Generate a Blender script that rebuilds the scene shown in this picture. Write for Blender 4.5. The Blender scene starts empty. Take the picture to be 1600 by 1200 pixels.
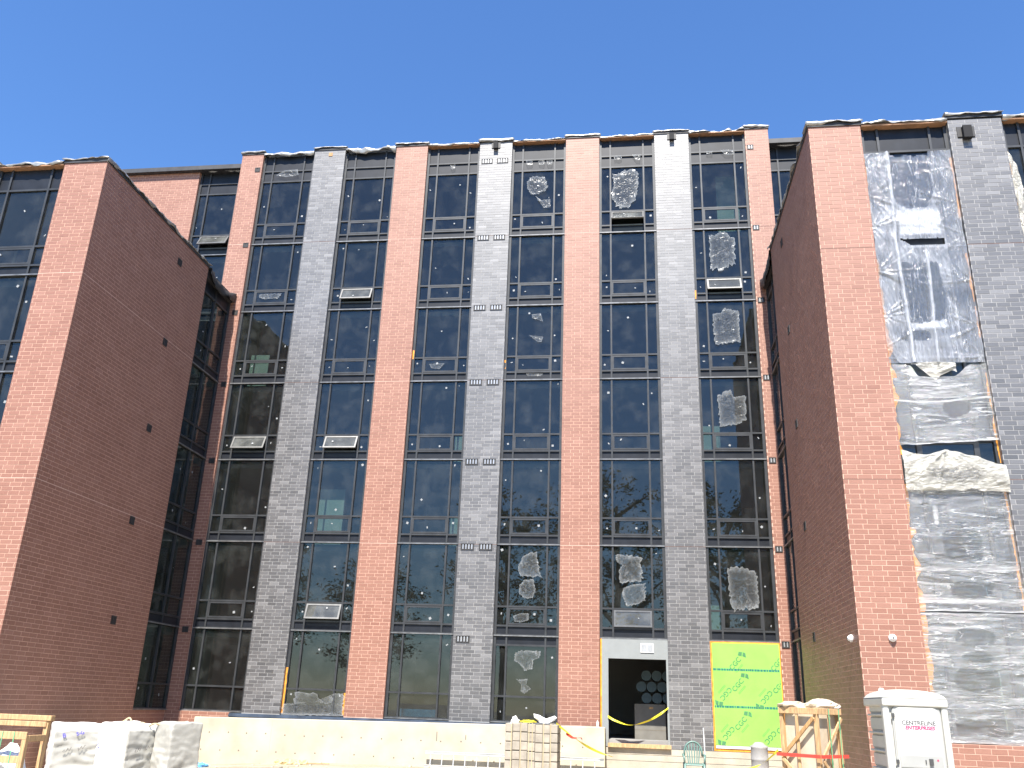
import bpy, math, random
from mathutils import Vector, Matrix, noise
R = math.radians
random.seed(7)
sc = bpy.context.scene
col = sc.collection

# ------------------------------------------------------------------ camera, sky, sun, exposure
EYE = 2.1
yaw, pitch, roll = -0.13899, 0.35321, 0.03593
fwd = Vector((math.sin(yaw)*math.cos(pitch), math.cos(yaw)*math.cos(pitch), math.sin(pitch)))
rgt = Vector((math.cos(yaw), -math.sin(yaw), 0)); upv = rgt.cross(fwd)
rgt, upv = rgt*math.cos(roll)+upv*math.sin(roll), upv*math.cos(roll)-rgt*math.sin(roll)
cd = bpy.data.cameras.new('camera'); cam = bpy.data.objects.new('camera', cd); col.objects.link(cam)
cd.sensor_width = 36; cd.lens = 36*1368.6/1600; cd.clip_start = 0.1; cd.clip_end = 2000
cam.matrix_world = Matrix(((rgt.x, upv.x, -fwd.x, 0), (rgt.y, upv.y, -fwd.y, 0), (rgt.z, upv.z, -fwd.z, EYE), (0, 0, 0, 1)))
sc.camera = cam
SUN_EL, SUN_AZ = R(57), R(2.4)          # azimuth: degrees to the left of straight behind the camera
tosun = Vector((-math.sin(SUN_AZ)*math.cos(SUN_EL), -math.cos(SUN_AZ)*math.cos(SUN_EL), math.sin(SUN_EL)))
w = bpy.data.worlds.new('World'); sc.world = w; w.use_nodes = True
nt = w.node_tree; sky = nt.nodes.new('ShaderNodeTexSky'); sky.sky_type = 'NISHITA'; sky.sun_disc = False
sky.sun_elevation = SUN_EL; sky.sun_rotation = math.atan2(tosun.x, tosun.y) % (2*math.pi)
sky.air_density = 1.3; sky.dust_density = 0.0; sky.ozone_density = 10.0
bg = nt.nodes['Background']; bg.inputs[1].default_value = 0.093
hs = nt.nodes.new('ShaderNodeHueSaturation'); hs.inputs['Saturation'].default_value = 1.07; hs.inputs['Hue'].default_value = 0.505
nt.links.new(sky.outputs[0], hs.inputs['Color']); nt.links.new(hs.outputs[0], bg.inputs[0])
sl = bpy.data.lights.new('sun', 'SUN'); sl.energy = 5.0; sl.angle = R(0.53); sl.color = (1, 0.95, 0.87)
so = bpy.data.objects.new('sun', sl); col.objects.link(so); so.rotation_euler = tosun.to_track_quat('Z', 'Y').to_euler()
so.location = (0, -20, 40)
sc.view_settings.view_transform = 'Standard'; sc.view_settings.look = 'None'
sc.view_settings.exposure = 1.34; sc.view_settings.gamma = 1; sc.view_settings.use_curve_mapping = False
sc.cycles.transparent_max_bounces = 20; sc.cycles.max_bounces = 8; sc.cycles.use_denoising = True
sc.cycles.sample_clamp_indirect = 6

# ------------------------------------------------------------------ materials
MATS = {}
def nodes(name):
    m = bpy.data.materials.new(name); m.use_nodes = True; MATS[name] = m
    return m, m.node_tree, m.node_tree.nodes['Principled BSDF']
def simple(name, c, rough=0.6, metal=0.0, var=0.12, scale=4.0, bump=0.0, bscale=60.0, spec=0.5, dark=None, stretch=(1, 1, 1), trans=0.0):
    """base colour broken up by two octaves of noise (dirt, wear) plus fine relief"""
    m, t, b = nodes(name); L = t.links.new
    tc = t.nodes.new('ShaderNodeTexCoord'); mp = t.nodes.new('ShaderNodeMapping'); mp.inputs[3].default_value = stretch
    L(tc.outputs['Object'], mp.inputs[0])
    n = t.nodes.new('ShaderNodeTexNoise'); n.inputs['Scale'].default_value = scale; n.inputs['Detail'].default_value = 6
    L(mp.outputs[0], n.inputs['Vector'])
    r = t.nodes.new('ShaderNodeValToRGB'); r.color_ramp.elements[0].position = 0.3; r.color_ramp.elements[1].position = 0.7
    lo = dark or tuple(x*(1-var) for x in c); hi = tuple(min(1, x*(1+var)) for x in c)
    r.color_ramp.elements[0].color = (*lo, 1); r.color_ramp.elements[1].color = (*hi, 1)
    L(n.outputs[0], r.inputs[0]); L(r.outputs[0], b.inputs['Base Color'])
    b.inputs['Roughness'].default_value = rough; b.inputs['Metallic'].default_value = metal
    b.inputs['Specular IOR Level'].default_value = spec
    if trans: b.inputs['Transmission Weight'].default_value = trans
    if bump:
        n2 = t.nodes.new('ShaderNodeTexNoise'); n2.inputs['Scale'].default_value = bscale; n2.inputs['Detail'].default_value = 4
        L(mp.outputs[0], n2.inputs['Vector'])
        bp = t.nodes.new('ShaderNodeBump'); bp.inputs['Strength'].default_value = bump; bp.inputs['Distance'].default_value = 0.01
        L(n2.outputs[0], bp.inputs['Height']); L(bp.outputs[0], b.inputs['Normal'])
    return m
def brick_mat(name, lo, mid, hi, rough, spec=0.5, ior=1.5):
    m, t, b = nodes(name); L = t.links.new
    a = t.nodes.new('ShaderNodeAttribute'); a.attribute_name = 'tint'
    r = t.nodes.new('ShaderNodeValToRGB'); e = r.color_ramp.elements
    e[0].color = (*lo, 1); e[1].color = (*hi, 1); x = e.new(0.55); x.color = (*mid, 1)
    g = t.nodes.new('ShaderNodeNewGeometry'); n = t.nodes.new('ShaderNodeTexNoise'); n.inputs['Scale'].default_value = 0.55; n.inputs['Detail'].default_value = 5
    L(g.outputs['Position'], n.inputs['Vector'])
    mx = t.nodes.new('ShaderNodeMath'); mx.operation = 'MULTIPLY_ADD'; mx.inputs[1].default_value = 0.75; L(n.outputs[0], mx.inputs[0]); 
    s = t.nodes.new('ShaderNodeMath'); s.operation = 'SUBTRACT'; s.inputs[1].default_value = 0.375; L(a.outputs['Fac'], s.inputs[0]); L(s.outputs[0], mx.inputs[2])
    L(mx.outputs[0], r.inputs[0])
    n3 = t.nodes.new('ShaderNodeTexNoise'); n3.inputs['Scale'].default_value = 38; n3.inputs['Detail'].default_value = 5; L(g.outputs['Position'], n3.inputs['Vector'])
    mm = t.nodes.new('ShaderNodeMix'); mm.data_type = 'RGBA'; mm.blend_type = 'MULTIPLY'; mm.inputs[0].default_value = 0.35
    L(r.outputs[0], mm.inputs[6]); L(n3.outputs[0], mm.inputs[7]); L(mm.outputs[2], b.inputs['Base Color'])
    b.inputs['Roughness'].default_value = rough; b.inputs['Specular IOR Level'].default_value = spec; b.inputs['IOR'].default_value = ior
    bp = t.nodes.new('ShaderNodeBump'); bp.inputs['Strength'].default_value = 0.2; bp.inputs['Distance'].default_value = 0.003
    L(n3.outputs[0], bp.inputs['Height']); L(bp.outputs[0], b.inputs['Normal'])
brick_mat('red_brick', (0.265, 0.118, 0.080), (0.325, 0.155, 0.108), (0.38, 0.195, 0.142), 0.52, 0.6)
brick_mat('grey_brick', (0.06, 0.057, 0.057), (0.105, 0.1, 0.1), (0.19, 0.184, 0.183), 0.45, 0.66, 1.8)
simple('red_mortar', (0.54, 0.34, 0.26), 0.85, var=0.15, scale=2, bump=0.2)
simple('grey_mortar', (0.30, 0.295, 0.29), 0.6, var=0.15, scale=2, bump=0.2)
simple('caulk_dark', (0.13, 0.07, 0.055), 0.8)
simple('caulk_pale', (0.6, 0.42, 0.34), 0.8)
simple('frame_metal', (0.042, 0.044, 0.047), 0.45, metal=0.25, var=0.25, scale=3, bump=0.05)
simple('sash_metal', (0.13, 0.13, 0.128), 0.4, metal=0.5, var=0.15, scale=6)
simple('spandrel', (0.012, 0.014, 0.019), 0.45, var=0.3, scale=3, spec=0.35)
simple('sill_metal', (0.2, 0.2, 0.2), 0.4, metal=0.5, var=0.35, scale=5)
simple('flashing_metal', (0.34, 0.335, 0.325), 0.4, metal=0.5, var=0.3, scale=5, bump=0.4, bscale=9)
simple('roof_membrane', (0.035, 0.035, 0.038), 0.55, var=0.3, scale=3)
simple('plywood', (0.30, 0.16, 0.085), 0.75, var=0.25, scale=6, stretch=(1, 1, 8))
simple('sticker', (0.26, 0.27, 0.275), 0.5, var=0.1)
simple('orange_membrane', (0.72, 0.29, 0.03), 0.65, var=0.3, scale=7, bump=0.3, bscale=30)
simple('foundation_membrane', (0.055, 0.075, 0.11), 0.5, var=0.4, scale=2)
simple('concrete', (0.44, 0.395, 0.305), 0.85, var=0.16, scale=1.3, bump=0.25, bscale=40)
simple('foundation', (0.40, 0.36, 0.29), 0.85, var=0.15, scale=2.5, bump=0.3, bscale=30)
simple('tie_hole', (0.16, 0.14, 0.11), 0.9)
simple('timber', (0.47, 0.30, 0.15), 0.7, var=0.3, scale=5, stretch=(6, 6, 1), bump=0.2, bscale=40)
simple('timber_dark', (0.42, 0.24, 0.1), 0.7, var=0.3, scale=5, stretch=(6, 6, 1), bump=0.2, bscale=40)
simple('white_wrap', (0.80, 0.80, 0.79), 0.4, var=0.05, scale=4, bump=0.25, bscale=14)
simple('grey_wrap', (0.37, 0.36, 0.325), 0.55, var=0.08, scale=2.5, bump=0.25, bscale=14)
simple('tan_wrap', (0.52, 0.44, 0.33), 0.5, var=0.12, scale=3, bump=0.5, bscale=8)
simple('blue_print', (0.10, 0.09, 0.42), 0.6)
simple('ink', (0.14, 0.13, 0.12), 0.7)
simple('tan_strap', (0.45, 0.37, 0.22), 0.8)
simple('block_grey', (0.33, 0.29, 0.235), 0.9, var=0.2, scale=5, bump=0.3, bscale=50)
simple('white_scrap', (0.82, 0.82, 0.82), 0.5, var=0.05)
simple('aluminium', (0.72, 0.72, 0.71), 0.35, metal=0.55, var=0.1)
simple('caution_yellow', (0.75, 0.66, 0.04), 0.45, var=0.1)
simple('red_tape', (0.75, 0.06, 0.04), 0.45, var=0.1)
simple('green_strap', (0.12, 0.42, 0.22), 0.5)
simple('green_plastic', (0.11, 0.19, 0.165), 0.38, var=0.15, scale=8)
simple('potty_white', (0.50, 0.495, 0.455), 0.45, var=0.05, scale=3)
simple('potty_grey', (0.33, 0.33, 0.315), 0.5, var=0.08, scale=3)
simple('hinge_dark', (0.06, 0.06, 0.06), 0.5)
simple('sign_white', (0.62, 0.62, 0.62), 0.4, var=0.03)
simple('sign_grey', (0.09, 0.09, 0.085), 0.6)
simple('sign_red', (0.62, 0.05, 0.13), 0.5)
simple('sheathing_green', (0.235, 0.53, 0.085), 0.7, var=0.10, scale=1.6)
simple('print_green', (0.06, 0.20, 0.08), 0.7)
simple('print_teal', (0.01, 0.15, 0.12), 0.7)
simple('door_surround', (0.235, 0.25, 0.25), 0.5, var=0.05)
simple('vent_dark', (0.035, 0.033, 0.032), 0.5)
simple('vent_slat', (0.5, 0.5, 0.5), 0.35, metal=0.6)
simple('white_plastic', (0.8, 0.8, 0.8), 0.35, var=0.03)
simple('room_wall', (0.30, 0.30, 0.29), 0.9, var=0.15, scale=0.5)
simple('room_slab', (0.26, 0.255, 0.245), 0.9, var=0.2, scale=0.6)
simple('carton_board', (0.16, 0.15, 0.13), 0.8)
simple('drywall', (0.62, 0.70, 0.66), 0.85, var=0.05)
simple('insulation_blue', (0.05, 0.08, 0.09), 0.7, var=0.2)
simple('tarp_blue', (0.10, 0.32, 0.62), 0.45, var=0.2, scale=9)
simple('paper_tan', (0.52, 0.40, 0.20), 0.85, var=0.35, scale=9)
simple('drum_grey', (0.28, 0.27, 0.26), 0.6, var=0.15)
simple('bark', (0.07, 0.055, 0.042), 0.95, var=0.4, scale=6, stretch=(3, 3, 0.6), bump=0.6, bscale=15)
simple('black_metal', (0.015, 0.015, 0.017), 0.7, spec=0.2)
simple('camera_lens', (0.01, 0.01, 0.012), 0.1)
def leaf_mat(name, c):
    m, t, b = nodes(name); L = t.links.new
    a = t.nodes.new('ShaderNodeAttribute'); a.attribute_name = 'tint'
    r = t.nodes.new('ShaderNodeValToRGB'); r.color_ramp.elements[0].color = (*[x*0.55 for x in c], 1); r.color_ramp.elements[1].color = (*[x*1.5 for x in c], 1)
    L(a.outputs['Fac'], r.inputs[0]); L(r.outputs[0], b.inputs['Base Color']); b.inputs['Roughness'].default_value = 0.55
leaf_mat('leaf', (0.045, 0.075, 0.02))
def ground_mat():
    m, t, b = nodes('dirt'); L = t.links.new
    g = t.nodes.new('ShaderNodeNewGeometry')
    n = t.nodes.new('ShaderNodeTexNoise'); n.inputs['Scale'].default_value = 0.6; n.inputs['Detail'].default_value = 8
    n2 = t.nodes.new('ShaderNodeTexNoise'); n2.inputs['Scale'].default_value = 14; n2.inputs['Detail'].default_value = 6
    L(g.outputs['Position'], n.inputs['Vector']); L(g.outputs['Position'], n2.inputs['Vector'])
    r = t.nodes.new('ShaderNodeValToRGB'); r.color_ramp.elements[0].position = 0.35; r.color_ramp.elements[1].position = 0.65
    r.color_ramp.elements[0].color = (0.25, 0.21, 0.15, 1); r.color_ramp.elements[1].color = (0.38, 0.335, 0.255, 1)
    L(n.outputs[0], r.inputs[0])
    mm = t.nodes.new('ShaderNodeMix'); mm.data_type = 'RGBA'; mm.blend_type = 'OVERLAY'; mm.inputs[0].default_value = 0.5
    L(r.outputs[0], mm.inputs[6]); L(n2.outputs[0], mm.inputs[7]); L(mm.outputs[2], b.inputs['Base Color']); b.inputs['Roughness'].default_value = 0.95
    bp = t.nodes.new('ShaderNodeBump'); bp.inputs['Strength'].default_value = 0.7; bp.inputs['Distance'].default_value = 0.05
    L(n2.outputs[0], bp.inputs['Height']); L(bp.outputs[0], b.inputs['Normal'])
ground_mat()
def glass_mat(name, tint, base, du0=0.012, du1=0.05):
    m, t, b = nodes(name); L = t.links.new; t.nodes.remove(b); out = t.nodes['Material Output']
    lw = t.nodes.new('ShaderNodeLayerWeight'); lw.inputs[0].default_value = 0.5
    p = t.nodes.new('ShaderNodeMath'); p.operation = 'POWER'; p.inputs[1].default_value = 5; L(lw.outputs['Facing'], p.inputs[0])
    ma = t.nodes.new('ShaderNodeMath'); ma.operation = 'MULTIPLY_ADD'; ma.inputs[1].default_value = 0.9; ma.inputs[2].default_value = base; ma.use_clamp = True
    L(p.outputs[0], ma.inputs[0])
    tr = t.nodes.new('ShaderNodeBsdfTransparent'); tr.inputs[0].default_value = (*tint, 1)
    gl = t.nodes.new('ShaderNodeBsdfGlossy'); gl.inputs['Roughness'].default_value = 0.0; gl.inputs['Color'].default_value = (0.96, 0.98, 1, 1)
    # very slight waviness of the sealed units
    g = t.nodes.new('ShaderNodeNewGeometry'); n = t.nodes.new('ShaderNodeTexNoise'); n.inputs['Scale'].default_value = 0.9; n.inputs['Detail'].default_value = 1
    L(g.outputs['Position'], n.inputs['Vector'])
    bp = t.nodes.new('ShaderNodeBump'); bp.inputs['Strength'].default_value = 0.10; bp.inputs['Distance'].default_value = 0.012
    L(n.outputs[0], bp.inputs['Height']); L(bp.outputs[0], gl.inputs['Normal'])
    # dust film on the unwashed panes; stronger on open sashes, as painted pale reflection
    n2 = t.nodes.new('ShaderNodeTexNoise'); n2.inputs['Scale'].default_value = 2.2; n2.inputs['Detail'].default_value = 7; L(g.outputs['Position'], n2.inputs['Vector'])
    r2 = t.nodes.new('ShaderNodeMapRange'); r2.inputs[1].default_value = 0.45; r2.inputs[2].default_value = 0.8; r2.inputs[3].default_value = du0; r2.inputs[4].default_value = du1
    L(n2.outputs[0], r2.inputs[0])
    df = t.nodes.new('ShaderNodeBsdfDiffuse'); df.inputs[0].default_value = (0.45, 0.45, 0.43, 1)
    m1 = t.nodes.new('ShaderNodeMixShader'); L(ma.outputs[0], m1.inputs[0]); L(tr.outputs[0], m1.inputs[1]); L(gl.outputs[0], m1.inputs[2])
    m2 = t.nodes.new('ShaderNodeMixShader'); L(r2.outputs[0], m2.inputs[0]); L(m1.outputs[0], m2.inputs[1]); L(df.outputs[0], m2.inputs[2])
    L(m2.outputs[0], out.inputs[0])
glass_mat('glass', (0.52, 0.58, 0.56), 0.05)
glass_mat('pale_sash_glass', (0.5, 0.55, 0.54), 0.05, 0.10, 0.26)  # open sashes: extra pale diffuse painted in for their bright reflection
def film_mat(name, colr, base, gain, rough, spar, g0=0.07, g1=0.55, bs=16, ridge=0.8, dist=0.7, bst=1.0):
    """thin polythene: clear where it clings, milky where it is crumpled (attribute haze)"""
    m, t, b = nodes(name); L = t.links.new; t.nodes.remove(b); out = t.nodes['Material Output']
    a = t.nodes.new('ShaderNodeAttribute'); a.attribute_name = 'haze'
    g = t.nodes.new('ShaderNodeNewGeometry'); n = t.nodes.new('ShaderNodeTexNoise'); n.inputs['Scale'].default_value = bs; n.inputs['Detail'].default_value = 6; n.inputs['Distortion'].default_value = 1.2
    mp = t.nodes.new('ShaderNodeMapping'); mp.inputs[3].default_value = spar; L(g.outputs['Position'], mp.inputs[0]); L(mp.outputs[0], n.inputs['Vector'])
    bp = t.nodes.new('ShaderNodeBump'); bp.inputs['Strength'].default_value = bst; bp.inputs['Distance'].default_value = 0.05; L(n.outputs[0], bp.inputs['Height'])
    fa = t.nodes.new('ShaderNodeMath'); fa.operation = 'MULTIPLY_ADD'; fa.inputs[1].default_value = gain; fa.inputs[2].default_value = base; fa.use_clamp = True
    # ridged noise: milky creases, with glint streaks painted into the film
    n4 = t.nodes.new('ShaderNodeTexNoise'); n4.inputs['Scale'].default_value = 3.6; n4.inputs['Detail'].default_value = 3; n4.inputs['Distortion'].default_value = dist; L(mp.outputs[0], n4.inputs['Vector'])
    q1 = t.nodes.new('ShaderNodeMath'); q1.operation = 'SUBTRACT'; q1.inputs[1].default_value = 0.5; L(n4.outputs[0], q1.inputs[0])
    q2 = t.nodes.new('ShaderNodeMath'); q2.operation = 'ABSOLUTE'; L(q1.outputs[0], q2.inputs[0])
    q3 = t.nodes.new('ShaderNodeMapRange'); q3.inputs[1].default_value = 0.0; q3.inputs[2].default_value = 0.022; q3.inputs[3].default_value = ridge; q3.inputs[4].default_value = 0.0; L(q2.outputs[0], q3.inputs[0])
    n5 = t.nodes.new('ShaderNodeTexNoise'); n5.inputs['Scale'].default_value = 1.7; L(g.outputs['Position'], n5.inputs['Vector'])
    q4 = t.nodes.new('ShaderNodeMapRange'); q4.inputs[1].default_value = 0.42; q4.inputs[2].default_value = 0.6; L(n5.outputs[0], q4.inputs[0])
    q5 = t.nodes.new('ShaderNodeMath'); q5.operation = 'MULTIPLY_ADD'; L(q3.outputs[0], q5.inputs[0]); L(q4.outputs[0], q5.inputs[1]); L(a.outputs['Fac'], q5.inputs[2])
    L(q5.outputs[0], fa.inputs[0])
    tr = t.nodes.new('ShaderNodeBsdfTransparent'); tr.inputs[0].default_value = (0.93, 0.93, 0.92, 1)
    df = t.nodes.new('ShaderNodeBsdfDiffuse'); df.inputs[0].default_value = (*colr, 1); L(bp.outputs[0], df.inputs['Normal'])
    tl = t.nodes.new('ShaderNodeBsdfTranslucent'); tl.inputs[0].default_value = (*colr, 1)
    gl = t.nodes.new('ShaderNodeBsdfGlossy'); gl.inputs['Roughness'].default_value = rough; gl.inputs[0].default_value = (1, 1, 1, 1); L(bp.outputs[0], gl.inputs['Normal'])
    m0 = t.nodes.new('ShaderNodeMixShader'); m0.inputs[0].default_value = 0.35; L(df.outputs[0], m0.inputs[1]); L(tl.outputs[0], m0.inputs[2])
    m1 = t.nodes.new('ShaderNodeMixShader'); L(fa.outputs[0], m1.inputs[0]); L(tr.outputs[0], m1.inputs[1]); L(m0.outputs[0], m1.inputs[2])
    lw = t.nodes.new('ShaderNodeLayerWeight'); lw.inputs[0].default_value = 0.25; L(bp.outputs[0], lw.inputs['Normal'])
    ad = t.nodes.new('ShaderNodeMath'); ad.operation = 'MULTIPLY_ADD'; ad.inputs[1].default_value = g1; ad.inputs[2].default_value = g0; ad.use_clamp = True; L(lw.outputs['Fresnel'], ad.inputs[0])
    m2 = t.nodes.new('ShaderNodeMixShader'); L(ad.outputs[0], m2.inputs[0]); L(m1.outputs[0], m2.inputs[1]); L(gl.outputs[0], m2.inputs[2])
    L(m2.outputs[0], out.inputs[0])
film_mat('film', (0.55, 0.57, 0.58), 0.06, 0.55, 0.22, (1, 1, 1), 0.012, 0.05, 5, 0.4, 0.7, 0.6)
film_mat('film_across', (0.76, 0.77, 0.78), 0.06, 0.62, 0.10, (0.3, 1, 2.2), 0.07, 0.55, 11, 0.8, 0.5)
film_mat('film_down', (0.78, 0.80, 0.85), 0.12, 0.74, 0.10, (2.0, 1, 0.3), 0.07, 0.55, 10, 0.5, 0.3)
film_mat('film_milky', (0.72, 0.69, 0.6), 0.12, 0.6, 0.2, (0.5, 1, 1.5), 0.06, 0.4, 12, 0.7, 0.6)

# ------------------------------------------------------------------ mesh helpers
def link(name, me, mat=None, parent=None):
    o = bpy.data.objects.new(name, me); col.objects.link(o)
    if mat and me is not None and not me.materials: me.materials.append(MATS[mat])
    if parent is not None: o.parent = parent
    return o
def tag(o, label=None, cat=None, group=None, kind=None):
    if label: o['label'] = label
    if cat: o['category'] = cat
    if group: o['group'] = group
    if kind: o['kind'] = kind
    return o
def empty(name, loc=(0, 0, 0), parent=None, rz=0):
    o = bpy.data.objects.new(name, None); col.objects.link(o); o.location = loc; o.rotation_euler = (0, 0, rz); o.empty_display_size = 0.2
    if parent is not None: o.parent = parent
    return o
class MB:
    def __init__(s): s.v = []; s.f = []; s.t = []
    def face(s, pts, tint=0.5):
        n = len(s.v); s.v += [tuple(p) for p in pts]; s.f.append(tuple(range(n, n+len(pts)))); s.t.append(tint)
    def hexa(s, p, tint=0.5, skip=()):
        """p: 8 points, bottom ring 0-3 and top ring 4-7"""
        n = len(s.v); s.v += [tuple(q) for q in p]
        for i, q in enumerate(((0, 3, 2, 1), (4, 5, 6, 7), (0, 1, 5, 4), (1, 2, 6, 5), (2, 3, 7, 6), (3, 0, 4, 7))):
            if i not in skip: s.f.append(tuple(n+k for k in q)); s.t.append(tint)
    def box(s, x0, x1, y0, y1, z0, z1, tint=0.5):
        s.hexa([(x0, y0, z0), (x1, y0, z0), (x1, y1, z0), (x0, y1, z0), (x0, y0, z1), (x1, y0, z1), (x1, y1, z1), (x0, y1, z1)], tint)
    def mbox(s, P, u0, u1, d0, d1, z0, z1, tint=0.5):
        """box in wall coordinates: u along the wall, d out of the wall, z up"""
        s.hexa([P(u0, d1, z0), P(u1, d1, z0), P(u1, d0, z0), P(u0, d0, z0), P(u0, d1, z1), P(u1, d1, z1), P(u1, d0, z1), P(u0, d0, z1)], tint)
    def bar(s, a, b, wx, wy, up=(0, 0, 1), tint=0.5):
        a = Vector(a); b = Vector(b); d = (b-a).normalized(); u = Vector(up)
        if abs(d.dot(u)) > 0.98: u = Vector((1, 0, 0))
        sd = d.cross(u).normalized(); u = sd.cross(d).normalized()
        h = []
        for p in (a, b):
            for sx, sy in ((-1, -1), (1, -1), (1, 1), (-1, 1)): h.append(p+sd*(sx*wx/2)+u*(sy*wy/2))
        s.hexa(h, tint)
    def tube(s, pts, r, n=8, cap=True):
        pts = [Vector(p) for p in pts]; rr = r if isinstance(r, (list, tuple)) else [r]*len(pts)
        base = len(s.v); prev = None
        for i, p in enumerate(pts):
            d = (pts[min(i+1, len(pts)-1)]-pts[max(i-1, 0)]).normalized()
            ref = prev if prev is not None else (Vector((0, 0, 1)) if abs(d.z) < 0.9 else Vector((1, 0, 0)))
            a = d.cross(ref)
            if a.length < 1e-4: a = d.cross(Vector((0, 1, 0.3)))
            a.normalize(); b2 = a.cross(d).normalized(); prev = b2
            for k in range(n):
                th = 2*math.pi*k/n; s.v.append(tuple(p+(a*math.cos(th)+b2*math.sin(th))*rr[i]))
        for i in range(len(pts)-1):
            for k in range(n):
                q = base+i*n; s.f.append((q+k, q+(k+1) % n, q+n+(k+1) % n, q+n+k)); s.t.append(0.5)
        if cap:
            s.f.append(tuple(base+k for k in reversed(range(n)))); s.t.append(0.5)
            s.f.append(tuple(base+(len(pts)-1)*n+k for k in range(n))); s.t.append(0.5)
    def lathe(s, prof, c=(0, 0, 0), n=16, axis='z', flip=1):
        base = len(s.v)
        for r, h in prof:
            for k in range(n):
                th = 2*math.pi*k/n; a, b2 = r*math.cos(th), r*math.sin(th)
                if axis == 'z': s.v.append((c[0]+a, c[1]+b2, c[2]+h))
                elif axis == 'y': s.v.append((c[0]+a, c[1]+h*flip, c[2]+b2))
                else: s.v.append((c[0]+h*flip, c[1]+a, c[2]+b2))
        for i in range(len(prof)-1):
            for k in range(n):
                q = base+i*n; s.f.append((q+k, q+(k+1) % n, q+n+(k+1) % n, q+n+k)); s.t.append(0.5)
        s.f.append(tuple(base+k for k in range(n))); s.f.append(tuple(base+(len(prof)-1)*n+k for k in range(n))); s.t += [0.5, 0.5]
    def grid(s, fn, nu, nv, keep=None):
        base = len(s.v)
        for j in range(nv+1):
            for i in range(nu+1): s.v.append(tuple(fn(i/nu, j/nv)))
        for j in range(nv):
            for i in range(nu):
                if keep and not keep((i+.5)/nu, (j+.5)/nv): continue
                q = base+j*(nu+1)+i; s.f.append((q, q+1, q+nu+2, q+nu+1)); s.t.append(0.5)
    def mesh(s, name, smooth=False, tint=False):
        me = bpy.data.meshes.new(name); me.from_pydata(s.v, [], s.f)
        if tint:
            a = me.attributes.new('tint', 'FLOAT', 'FACE'); a.data.foreach_set('value', s.t)
        if smooth: me.polygons.foreach_set('use_smooth', [True]*len(me.polygons))
        me.update(); return me
    def build(s, name, mat, parent=None, smooth=False, tint=False):
        return link(name, s.mesh(name, smooth, tint), mat, parent)
def text_geo(body, size, align='CENTER', shear=0.0, bold=0.0):
    cu = bpy.data.curves.new('txt', 'FONT'); cu.body = body; cu.size = size; cu.align_x = align; cu.align_y = 'CENTER'; cu.shear = shear; cu.offset = bold
    cu.resolution_u = 3
    o = bpy.data.objects.new('txt', cu); col.objects.link(o)
    dg = bpy.context.evaluated_depsgraph_get(); me = bpy.data.meshes.new_from_object(o.evaluated_get(dg))
    vs = [tuple(v.co) for v in me.vertices]; fs = [tuple(p.vertices) for p in me.polygons]
    bpy.data.objects.remove(o); bpy.data.curves.remove(cu); bpy.data.meshes.remove(me)
    return vs, fs
def add_text(mb, body, size, fn, **k):
    vs, fs = text_geo(body, size, **k); n = len(mb.v)
    mb.v += [tuple(fn(x, y)) for x, y, _ in vs]; mb.f += [tuple(n+i for i in f) for f in fs]; mb.t += [0.5]*len(fs)
def nz(*p): return noise.noise(Vector(p))
def ss(x): x = max(0, min(1, x)); return x*x*(3-2*x)

# ------------------------------------------------------------------ site levels
D = 29.571          # brick face of the main block
DW = 20.47          # brick face of the two wings
Z0 = 1.284; H = 3.0
def lev(k): return Z0+H*k
TOP, WTOP = 23.60, 16.98
XL, XR = -15.284, 4.910      # side walls of the wings that face each other
REC = 0.18                    # glass behind the brick face
CH = H/26; BL = 0.3175; J = 0.0125
PW, MOD = 1.325, 3.4935
PX = [-12.781+MOD*i for i in range(5)]    # left edges of the five wide piers
def ground_z(x, y):
    g = 0.08+0.24*ss((x+14)/5)+0.18*ss((x+3)/4)*ss((y-19)/4)
    return g+0.05*nz(x*0.35, y*0.35, 2.0)*ss((y-2)/4)
def Pf(Y):
    return lambda u, d, z: (u, Y-d, z)
def PxL(X): return lambda u, d, z: (X+d, u, z)       # faces +X
def PxR(X): return lambda u, d, z: (X-d, u, z)       # faces -X

# ------------------------------------------------------------------ ground
xs = [-400, -200, -100, -60, -40]+[-30+1.0*i for i in range(61)]+[40, 60, 100, 200, 400]
ys = [-400, -200, -100, -60, -40, -30, -20, -10, -5]+[0+0.8*i for i in range(60)]+[60, 100, 200, 400]
gm = MB(); nx_ = len(xs)
for y in ys:
    for x in xs: gm.v.append((x, y, ground_z(x, y)))
for j in range(len(ys)-1):
    for i in range(nx_-1):
        q = j*nx_+i; gm.f.append((q, q+1, q+nx_+1, q+nx_)); gm.t.append(.5)
tag(gm.build('ground', 'dirt', smooth=True), kind='structure')

# ------------------------------------------------------------------ the building
B = empty('apartment_building', (-5, D, 0))
tag(B, 'unfinished brick building with red and grey piers and dark glass bays', 'building')
B.location = (0, 0, 0)
vinv = cam.matrix_world.inverted()
def project(p):
    c = vinv @ Vector(p)
    if c.z > -0.1: return None
    return 800+1368.6*c.x/-c.z, 600-1368.6*c.y/-c.z
rb = random.Random(11)
CAND = []       # (size in picture, parent, mapper, u0, u1, z0, z1, colour, tint, jitter)
STUFF = {}
def brick_points(P, u0, u1, z0, z1, d0, jt):
    c = 0.0022; f = jt
    return ([P(u0, d0, z0), P(u1, d0, z0), P(u1, d0, z1), P(u0, d0, z1)],
            [P(u0, f-c, z0), P(u1, f-c, z0), P(u1, f-c, z1), P(u0, f-c, z1)],
            [P(u0+c, f, z0+c), P(u1-c, f, z0+c), P(u1-c, f, z1-c), P(u0+c, f, z1-c)])
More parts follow.
